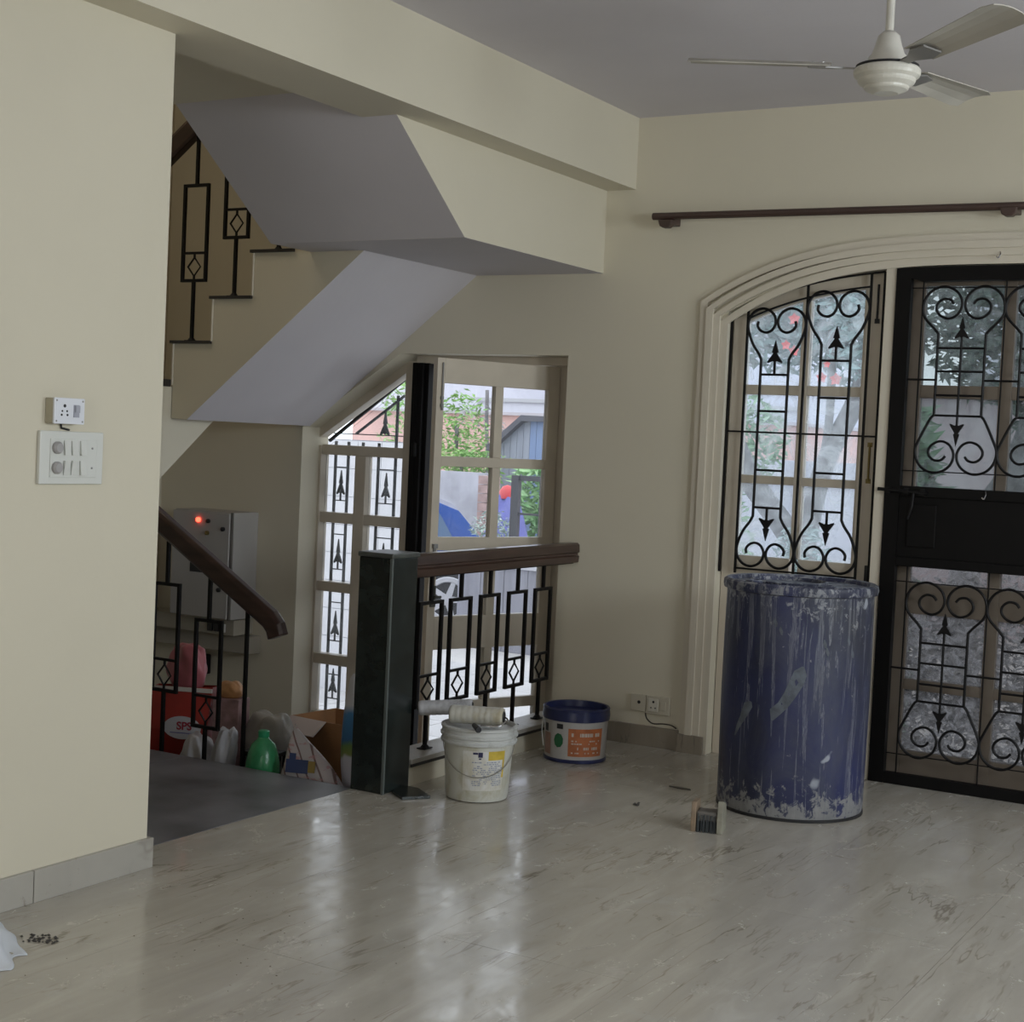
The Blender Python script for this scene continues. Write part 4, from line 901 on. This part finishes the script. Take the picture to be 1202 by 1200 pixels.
# peaked printed bag
def printed():
    m = bpy.data.materials.new('printed_sack'); m.use_nodes = True; nt = m.node_tree; b = nt.nodes['Principled BSDF']
    v = mapped(nt, (1, 1, 1), (0, radians(28), 0))
    wv = nt.nodes.new('ShaderNodeTexWave'); wv.inputs['Scale'].default_value = 3.4; wv.inputs['Distortion'].default_value = 1.5; wv.bands_direction = 'X'; nt.links.new(v, wv.inputs[0])
    c = ramp(nt, wv.outputs[0], [(.25, (.46, .43, .44)), (.45, (.46, .43, .44)), (.52, (.15, .09, .085)), (.68, (.16, .10, .09)), (.76, (.47, .42, .43))])
    n = ramp(nt, noise(nt, mapped(nt, (1, 1, 2.5)), 22, 3), [(.56, (0, 0, 0)), (.60, (.7, .7, .7))])
    c = mixc(nt, n, c, (.42, .20, .21)); nt.links.new(c, b.inputs['Base Color']); b.inputs['Roughness'].default_value = .4; return m
pb = empty('printed_sack', (-.625, 5.04, SZ), radians(20), label='peaked striped pink and brown printed sack in front of the cardboard box', cat='sack')
m = MB(); vs = []; N = 20; pk_ = (-.085, .02, .345)
foot = [(-.165, -.05), (-.10, -.075), (0, -.085), (.10, -.08), (.17, -.05), (.18, .0), (.15, .05), (.05, .075), (-.06, .075), (-.15, .05)]
for j in range(9):
    t = j/8
    for (a, b) in foot:
        q = 1-t**1.15; bul = 1+.10*sin(pi*min(1, t*1.4)); vs.append((pk_[0]+(a-pk_[0])*q*bul+.006*sin(17*a+9*t), pk_[1]+(b-pk_[1])*q*bul, pk_[2]*t**.92+(.02*sin(8*a) if 0 < j < 8 else 0)*(1-t)))
NF = len(foot); m.add(vs, [(j*NF+i, j*NF+(i+1) % NF, (j+1)*NF+(i+1) % NF, (j+1)*NF+i) for j in range(8) for i in range(NF)]+[tuple(range(NF-1, -1, -1))])
o = m.build('sack_body', printed(), pb, smooth=True); sm = o.modifiers.new('s', 'SUBSURF'); sm.levels = sm.render_levels = 1
navy = mat('printed_navy', (.02, .035, .10), .45)
o = MB().prism([(-.075, .12), (.02, .12), (.02, .175), (-.035, .175), (-.035, .20), (-.062, .20), (-.062, .175), (-.075, .175)], -.004, 0, 'y').build('navy_print', navy, pb, loc=(-.02, -.080, .04)); o.rotation_euler.x = radians(-9)
o = MB().box(.02, .05, -.003, 0, .125, .172).build('yellow_print', mat('printed_yellow', (.25, .17, .03), .5), pb, loc=(-.02, -.080, .04)); o.rotation_euler.x = radians(-9)
cb = empty('cardboard_box', (-.92, 5.66, FZ), radians(-6), label='open brown cardboard box behind the striped sack, below the foyer window', cat='box')
card = mat('cardboard', (.26, .125, .05), .75, var=.18, vscale=9)
for (a, b, c, d) in ((-.20, .20, -.15, -.146), (-.20, .20, .146, .15), (-.20, -.196, -.146, .146), (.196, .20, -.146, .146)): MB().box(a, b, c, d, 0, .42).build('side', card, cb)
MB().box(-.20, .20, -.15, .15, 0, .004).build('base', card, cb)
o = MB().box(-.20, .02, -.10, 0, -.002, .002).build('flap', mat('flap_white', (.42, .36, .34), .7), cb, loc=(0, -.15, .42)); o.rotation_euler.x = radians(35); o['label'] = 'pale open flap'
o = MB().box(.02, .19, 0, .10, -.002, .002).build('flap', card, cb, loc=(0, .15, .42)); o.rotation_euler.x = radians(70)
def tall():
    m = bpy.data.materials.new('printed_white_sack'); m.use_nodes = True; nt = m.node_tree; b = nt.nodes['Principled BSDF']
    tc = nt.nodes.new('ShaderNodeTexCoord'); sx = nt.nodes.new('ShaderNodeSeparateXYZ'); nt.links.new(tc.outputs['Object'], sx.inputs[0])
    n = noise(nt, mapped(nt, (1, 1, 1)), 7, 3)
    ad = nt.nodes.new('ShaderNodeMath'); ad.operation = 'MULTIPLY_ADD'; ad.inputs[1].default_value = .16; nt.links.new(n, ad.inputs[0]); nt.links.new(sx.outputs[2], ad.inputs[2])
    c = ramp(nt, ad.outputs[0], [(.0, (.45, .44, .48)), (.27, (.45, .44, .48)), (.29, (.16, .20, .05)), (.345, (.10, .18, .05)), (.37, (.03, .10, .22)), (.46, (.05, .17, .34)), (.50, (.48, .48, .50))])
    nt.links.new(c, b.inputs['Base Color']); b.inputs['Roughness'].default_value = .35
    bp = nt.nodes.new('ShaderNodeBump'); bp.inputs['Strength'].default_value = .5; nt.links.new(noise(nt, mapped(nt, (1, 1, 1)), 18, 3), bp.inputs['Height']); nt.links.new(bp.outputs[0], b.inputs['Normal']); return m
ts = crumple('putty_sack', .19, .14, .545, tall(), (-.505, 5.225, SZ), 'tall white, blue and green plastic sack standing beside the granite post', 'sack', 31, neck=.62, rough=.09)
m = MB(); rr = random.Random(8)
for k in range(14): m.box(.060, .082, -.081, -.0795, .05+k*.026, .066+k*.026)
o = m.build('side_print', mat('side_print', (.20, .21, .36), .5), ts); o['kind'] = 'stuff'

# ------------------------------------------------------------------ outside
gm = mat('pale_paving', (.50, .49, .50), .7, var=.15, vscale=1.5, bump=.3, bscale=8)
gd = MB().box(-45, 30, F+.23, 60, GZ-.1, GZ).build('ground', mat('yard_ground', (.55, .53, .52), .85, var=.2, vscale=.6)); struct(gd, 'pale ground outside the house', 'ground')
pv = empty('paving', (0, 0, 0)); struct(pv, 'pale paving slabs of the yard outside the foyer door', 'paving')
pm = MB().box(.004, .496, .004, .496, 0, .02).build('paving_slab', gm, pv, loc=(-5.0, 7.0, GZ)); first = True
for i in range(10):
    for j in range(9):
        if i == 0 and j == 0: continue
        o = pm.copy(); C.objects.link(o); o.location = (-5.0+i*.5, 7.0+j*.5, GZ)
def leafmat(name, c1, c2):
    m = bpy.data.materials.new(name); m.use_nodes = True; nt = m.node_tree; b = nt.nodes['Principled BSDF']
    inf = noise(nt, mapped(nt, (1, 1, 1)), 4.0, 2)
    nt.links.new(ramp(nt, inf, [(.35, c1), (.65, c2)]), b.inputs['Base Color']); b.inputs['Roughness'].default_value = .45; b.inputs['Subsurface Weight'].default_value = .0
    return m
def foliage(mb, c, r, n, s, rr, flat=1.0):
    for _ in range(n):
        while True:
            p = V((rr.uniform(-1, 1), rr.uniform(-1, 1), rr.uniform(-1, 1)))
            if p.length < 1: break
        p = V((p.x*r[0], p.y*r[1], p.z*r[2]))+V(c); L = s*rr.uniform(.6, 1.4); W = L*.32
        M = Matrix.Translation(p) @ Matrix.Rotation(rr.uniform(0, 6.28), 4, 'Z') @ Matrix.Rotation(rr.uniform(-1.2, 1.2), 4, 'X') @ Matrix.Rotation(rr.uniform(-1, 1), 4, 'Y')
        mb.add([(-L/2, 0, 0), (0, -W/2, .02*L), (L/2, 0, -.05*L), (0, W/2, .02*L)], [(0, 1, 2, 3)], M=M)
def plant(name, lab, cat, loc, blobs, m, seed, trunk=None, tm=None, grp=None, flowers=None):
    rr = random.Random(seed); root = empty(name, loc, label=lab, cat=cat, group=grp); mb = MB()
    for (c, r, n, s) in blobs: foliage(mb, c, r, n, s, rr)
    o = mb.build('foliage', m, root); o['kind'] = 'stuff'
    if trunk:
        for t in trunk: MB().tube(spline([t[k] for k in range(len(t)-1)], 4), t[-1], 8).build('branch', tm, root, smooth=True)
    if flowers:
        for (c, s) in flowers:
            f = MB()
            for k in range(5):
                a = 2*pi*k/5; M = Matrix.Translation(c) @ Matrix.Rotation(a, 4, 'Y') @ Matrix.Rotation(.4, 4, 'X'); f.add([(0, 0, 0), (s*.35, 0, s*.5), (0, 0, s), (-s*.35, 0, s*.5)], [(0, 1, 2, 3)], M=M)
            f.build('flower', flow, root)
    return root
flow = mat('red_petals', (.75, .10, .10), .5)
lgreen = leafmat('bright_leaves', (.16, .34, .08), (.32, .50, .16)); dgreen = leafmat('dull_leaves', (.07, .12, .09), (.15, .21, .17)); bgreen = leafmat('bluish_leaves', (.16, .26, .25), (.30, .40, .40)); glil = leafmat('grey_leaves', (.17, .17, .18), (.42, .42, .44))
bark = mat('grey_bark', (.20, .19, .20), .8, var=.4, vscale=6, bump=.6, bscale=12)

# boundary wall, wicket frame, car, neighbour house, shed
bw = empty('boundary_wall', (-3.8, 12.55, GZ), label='low grey boundary wall beyond the yard, behind the railing', cat='wall')
gw = mat('grey_render', (.30, .30, .35), .8, var=.2, vscale=3, stretch=(4, 4, .5))
for k in range(5): MB().box(-.86+k*.26, -.605+k*.26, -.05, .05, 0, .80).build('panel', gw, bw, bevel=.004)
MB().box(-.88, .46, -.07, .07, .80, .84).build('coping', mat('coping_light', (.55, .55, .6), .7), bw)
wk = empty('steel_gate', (-4.22, 12.8, GZ), label='dark steel gate frame standing open in the yard', cat='gate')
steel = mat('gate_steel', (.05, .05, .06), .5)
MB().box(-.05, .03, -.03, .03, 0, 1.68).build('post', steel, wk); MB().box(.03, .40, -.015, .015, 1.63, 1.68).build('top_rail', steel, wk); MB().box(.26, .30, -.02, .02, 0, 1.63).build('stile', steel, wk)
MB().box(.03, .26, -.01, .01, 1.30, 1.32).build('cross_bar', steel, wk)
MB().bar((.03, 0, .86), (.26, 0, 1.02), .03).build('brace', steel, wk)

car = empty('car', (-6.74, 13.4, GZ), radians(35), label='blue hatchback parked beyond the yard, only its rear end showing', cat='car')
cb_m = mat('blue_car_paint', (.03, .10, .40), .12, coat=.8); cg = mat('car_glass', (.12, .20, .34), .05, spec=.9)
side = [(1.50, .28), (1.58, .58), (1.52, .92), (1.22, 1.26), (.95, 1.36), (.1, 1.40), (-.35, 1.34), (-.80, 1.0), (-.93, .92), (-1.45, .82), (-1.72, .70), (-1.80, .5), (-1.78, .26), (-1.55, .26), (-1.50, .42), (-1.34, .58), (-1.12, .62), (-.90, .58), (-.74, .42), (-.7, .24), (.74, .24), (.78, .42), (.94, .58), (1.14, .62), (1.34, .58), (1.46, .42), (1.49, .28)]
MB().prism(side, -.80, .80, 'y').build('body', cb_m, car, bevel=.04)
MB().prism([(1.18, .96), (1.0, 1.26), (.35, 1.31), (.35, .96)], -.812, -.803, 'y').build('side_window', cg, car); MB().prism([(.28, .96), (.28, 1.31), (-.25, 1.26), (-.66, .98)], -.812, -.803, 'y').build('side_window', cg, car)
MB().add([(1.25, -.66, 1.25), (1.25, .66, 1.25), (1.53, .70, .95), (1.53, -.70, .95)], [(0, 1, 2, 3)]).build('rear_window', cg, car)
MB().box(-.2, 1.0, -.55, .55, 1.40, 1.44).build('roof_sheet', mat('roof_light', (.75, .62, .64), .6), car, bevel=.015)
for xx in (1.14, -1.12):
    wl = MB().lathe([(.20, 0), (.31, .01), (.33, .05), (.33, .19), (.30, .2), (0, .2)], 28, M=Matrix.Translation((xx, -.62, .33)) @ Matrix.Rotation(pi/2, 4, 'X')).build('wheel', mat('tyre', (.04, .04, .045), .7), car)
    m = MB(); m.lathe([(.24, .201), (.23, .213), (.19, .213), (.18, .201)], 28, cap=False)
    for k in range(5):
        a = 2*pi*k/5; m.prism([(.03, -.035), (.19, -.022), (.19, .022), (.03, .035)], .2, .21, 'z', M=Matrix.Rotation(a, 4, 'Z'))
    m.lathe([(.05, .2), (.05, .215), (0, .216)], 12)
    mm = MB(); Mw = Matrix.Translation((xx, -.62, .33)) @ Matrix.Rotation(pi/2, 4, 'X'); mm.add(m.v, m.f, M=Mw); mm.build('hubcap', mat('hub_silver', (.6, .6, .64), .3, .3), wl)
MB().box(1.50, 1.57, -.79, -.62, .62, .80).build('tail_lamp', mat('lamp_red', (.5, .06, .06), .2), car, bevel=.02)
MB().box(-.62, -.48, -.92, -.80, .98, 1.08).build('mirror', cb_m, car, bevel=.02)
ct = crumple('covered_scooter', .55, .6, 1.42, mat('blue_tarp', (.13, .14, .42), .5, var=.15), (-5.80, 15.3, GZ), 'blue tarpaulin cover with a red top beyond the yard', 'cover', 44, neck=.22, rough=.05)
MB().lathe([(.09, 1.34), (.10, 1.42), (.06, 1.48), (0, 1.50)], 16, cap=False).build('red_top', mat('red_top', (.6, .05, .06), .4), ct, smooth=True)

hs = empty('neighbour_house', (-10.4, 22, GZ), label='salmon pink house with a white parapet seen through the foyer door', cat='house')
pink = mat('salmon_render', (.66, .42, .38), .8, var=.1, vscale=1.5); wht = mat('white_render', (.58, .58, .65), .8)
MB().box(-2.6, 5.6, 0, 6, 0, 2.44).build('wall', pink, hs)
MB().box(-2.7, 5.7, -.12, 6.1, 2.44, 2.49).build('ledge', mat('ledge', (.45, .42, .45), .8), hs)
MB().box(0, 5.65, -.06, 0, 2.49, 2.66).build('parapet', wht, hs); MB().box(-.08, 5.7, -.12, .05, 2.66, 2.72).build('parapet_coping', mat('cop2', (.42, .42, .45), .8), hs)
MB().box(-6, .6, 2.0, 6, 2.49, 6.2).build('rear_wing', wht, hs); MB().box(.6, 5.2, 1.2, 6, 2.49, 6.4).build('upper_storey', wht, hs)
for (x0, x1, z0, z1) in ((.75, 1.0, 2.75, 3.0), (1.15, 1.5, 2.78, 3.05), (2.4, 3.0, 3.2, 4.2)):
    wn = MB().box(x0, x1, 1.15, 1.2, z0, z1).build('window', mat('win_dark', (.18, .19, .22), .3), hs)
    MB().box(x0-.05, x1+.05, 1.05, 1.15, z1, z1+.06).build('hood', wht, wn)
sh = empty('shed', (-7.58, 18.0, GZ), label='slate grey corrugated shed with a sloping roof in front of the pink house', cat='shed')
cor = mat('corrugated_sheet', (.26, .28, .34), .6, var=.2, vscale=1.2, stretch=(6, 1, .3)); cor2 = mat('corrugated_blue', (.18, .25, .42), .6)
def ztop(x): return 1.93+min(max(x, 0), .42)*.85
for k in range(14):
    x0 = 0+k*.10; MB().prism([(x0, 0), (x0+.095, 0), (x0+.095, ztop(x0+.095)), (x0, ztop(x0))], 0, .04 if k % 2 else .06, 'y').build('sheet', cor if k < 5 else cor2, sh)
MB().prism([(-.10, 1.84), (.42, ztop(1)), (1.5, ztop(1)), (1.5, ztop(1)+.07), (.41, ztop(1)+.08), (-.12, 1.93)], -.12, .7, 'y').build('roof', mat('shed_roof', (.08, .08, .10), .6), sh)

plant('garden_shrub', 'bright green shrub seen at the left of the foyer door glass', 'shrub', (-8.35, 18.3, GZ), [((-.02, 0, 2.0), (.42, .4, .72), 900, .10), ((-.9, .0, 2.2), (.5, .4, .8), 500, .12)], lgreen, 1, [[V((-.1, 0, 0)), V((-.1, 0, 1)), V((-.1, 0, 2.2)), .03]], bark)
plant('garden_hedge', 'light green creeper over the yard wall behind the blue car', 'hedge', (-7.75, 17.35, GZ), [((0, 0, 1.72), (.85, .22, .16), 900, .08), ((.45, 0, 1.5), (.18, .2, .26), 260, .08)], lgreen, 2, [[V((0, 0, 0)), V((0, .02, 1)), V((0, 0, 1.7)), .02]], bark)
plant('strap_leaf_clump', 'green strap-leaved clump beside the steel gate frame', 'plant', (-5.75, 16.0, GZ), [((0, 0, 1.35), (.40, .3, .45), 420, .20), ((0, 0, .6), (.2, .2, .6), 150, .25)], leafmat('strap', (.16, .36, .14), (.34, .54, .26)), 3)
plant('low_shrub', 'grey-green low shrub beside the rear of the blue car', 'shrub', (-4.62, 13.05, GZ), [((0, 0, 1.12), (.26, .18, .20), 420, .06), ((0, 0, .5), (.1, .1, .5), 150, .06)], leafmat('sage', (.26, .34, .30), (.48, .56, .52)), 4)
plant('bare_tree', 'thin dark tree with drooping crown before the pink house', 'tree', (-8.65, 19.4, GZ), [((-.15, 0, 2.35), (.42, .3, .22), 170, .08), ((.22, 0, 2.1), (.10, .2, .40), 60, .08)], leafmat('greybrown', (.25, .26, .26), (.40, .42, .42)), 5, [[V((.08, 0, 0)), V((.08, 0, 1.4)), V((.02, 0, 2.2)), V((0, 0, 2.75)), .028]], bark)
pl_ = empty('brick_pillar', (-6.66, 16.3, GZ), label='weathered brick pillar behind the blue car', cat='pillar')
bkm = mat('faded_brick', (.42, .29, .27), .85, var=.3, vscale=9)
for k in range(14): MB().box(-.10, .10, -.10, .10, .112*k+.004, .112*(k+1)-.004).build('brick_course', bkm, pl_)
yw = MB().box(-12.5, -7.1, 16.9, 17.05, GZ, .98).build('yard_wall', mat('mottled_render', (.42, .42, .47), .85, var=.3, vscale=3)); tag(yw, 'mottled grey garden wall behind the blue car', 'wall')
pw = empty('white_side_wall', (-3.28, 9.5, GZ), label='bright white tiled side wall seen through the foyer window panes', cat='wall')
wt = mat('white_tile', (.56, .56, .60), .5, var=.08)
MB().box(-6.0, 0, .02, .15, 0, 1.96).build('wall_core', mat('tile_joint', (.25, .26, .3), .8), pw)
for i in range(16):
    for j in range(9): MB().box(-.002-(i+1)*.22+.004, -.002-i*.22, 0, .02, .004+j*.217, (j+1)*.217).build('tile', wt, pw)

# garden behind the arched doorway
plant('leaning_tree', 'dark leaning tree trunk with bluish foliage outside the arched window', 'tree', (-.9, 10.4, GZ),
      [((.1, .5, 3.2), (.75, .45, .62), 2600, .13), ((.75, .3, 2.9), (.30, .4, .5), 700, .12)], bgreen, 11,
      [[V((.75, -.1, 0)), V((.62, 0, .9)), V((.34, .0, 1.42)), V((-.08, .1, 1.90)), V((-.4, .2, 2.6)), V((-.5, .3, 3.2)), .085], [V((.45, 0, 1.25)), V((.52, .1, 1.9)), V((.74, .2, 2.5)), V((.85, .2, 3.1)), .07], [V((.50, .1, 1.8)), V((.55, .1, 2.3)), V((.50, .2, 2.9)), .03]], bark,
      flowers=[(V((.42, -.35, 2.93)), .05), (V((.38, -.38, 2.75)), .04), (V((.44, -.38, 2.71)), .045), (V((.66, -.42, 2.53)), .045), (V((.76, -.42, 2.52)), .05), (V((.69, -.42, 2.62)), .03)])
plant('broad_tree', 'grey-green broad-leaved tree filling the top of the black door glass', 'tree', (.75, 12.0, GZ), [((-.15, 0, 3.15), (.80, .5, .72), 3200, .13), ((-.1, 0, 2.45), (.12, .2, .22), 30, .24)], dgreen, 12,
      [[V((-.4, 0, 0)), V((-.45, 0, 1.3)), V((-.1, 0, 2.0)), V((.2, 0, 3.0)), .12], [V((-.42, 0, 1.5)), V((.05, 0, 1.95)), V((.7, 0, 2.6)), .09]], bark)
plant('palm_clump', 'green arching fronds outside the black door glass', 'plant', (.36, 10.1, GZ), [((0, 0, 2.0), (.16, .2, .35), 260, .22), ((.04, 0, 1.7), (.28, .2, .18), 260, .26), ((0, 0, .8), (.1, .1, .8), 80, .2)], leafmat('palm', (.10, .24, .12), (.20, .36, .22)), 13)
plant('grey_shrub', 'tangled greyish low shrub right outside the black door', 'shrub', (1.10, 8.5, GZ), [((.25, .1, .72), (.95, .45, .70), 6500, .07), ((-.35, .1, .75), (.40, .35, .62), 1600, .07)], glil, 14)
plant('round_shrub', 'pale blue-green shrub low outside the arched sash', 'shrub', (-.02, 9.1, GZ), [((.02, .0, 1.30), (.18, .2, .30), 700, .06), ((-.02, 0, .6), (.2, .2, .6), 500, .07)], leafmat('pale_teal', (.22, .31, .31), (.42, .50, .50)), 15)
plant('green_shrub', 'mid-green shrub seen through the arched sash behind the leaning trunk', 'shrub', (-1.95, 12.3, GZ), [((.28, -.1, 2.1), (.40, .25, .40), 700, .10), ((.2, 0, .9), (.2, .2, .9), 300, .10)], leafmat('midgreen', (.15, .30, .15), (.30, .45, .28)), 16)
ml = MB().box(-3.2, -.75, 13.2, 13.4, GZ, 1.35).build('pale_garden_wall', mat('lilac_wall', (.62, .60, .68), .8, var=.15, vscale=2)); tag(ml, 'pale lilac garden wall behind the leaning tree', 'wall')
h2 = empty('far_house', (1.2, 18, GZ), label='pinkish far house with louvred windows seen through the black door', cat='house')
MB().box(-3.2, 6, 0, 5, 0, 2.75).build('wall', mat('mauve_render', (.50, .42, .44), .8, var=.08), h2)
MB().box(-3.3, 6, -.3, 0, 2.75, 2.87).build('ledge', wht, h2); MB().box(-2.6, 6, .6, 5, 2.87, 5.6).build('upper_storey', mat('white_render2', (.72, .74, .84), .8), h2)
for (x0, x1, z0, z1) in ((-1.75, -1.2, 1.0, 1.9), (-.6, .5, .9, 2.0)):
    wn = MB().box(x0, x1, -.03, 0, z0, z1).build('window', mat('win_grey', (.22, .22, .28), .4), h2)
    for k in range(4): MB().box(x0, x1, -.05, -.03, z0+k*(z1-z0)/4, z0+k*(z1-z0)/4+.03).build('louvre', wht, wn)
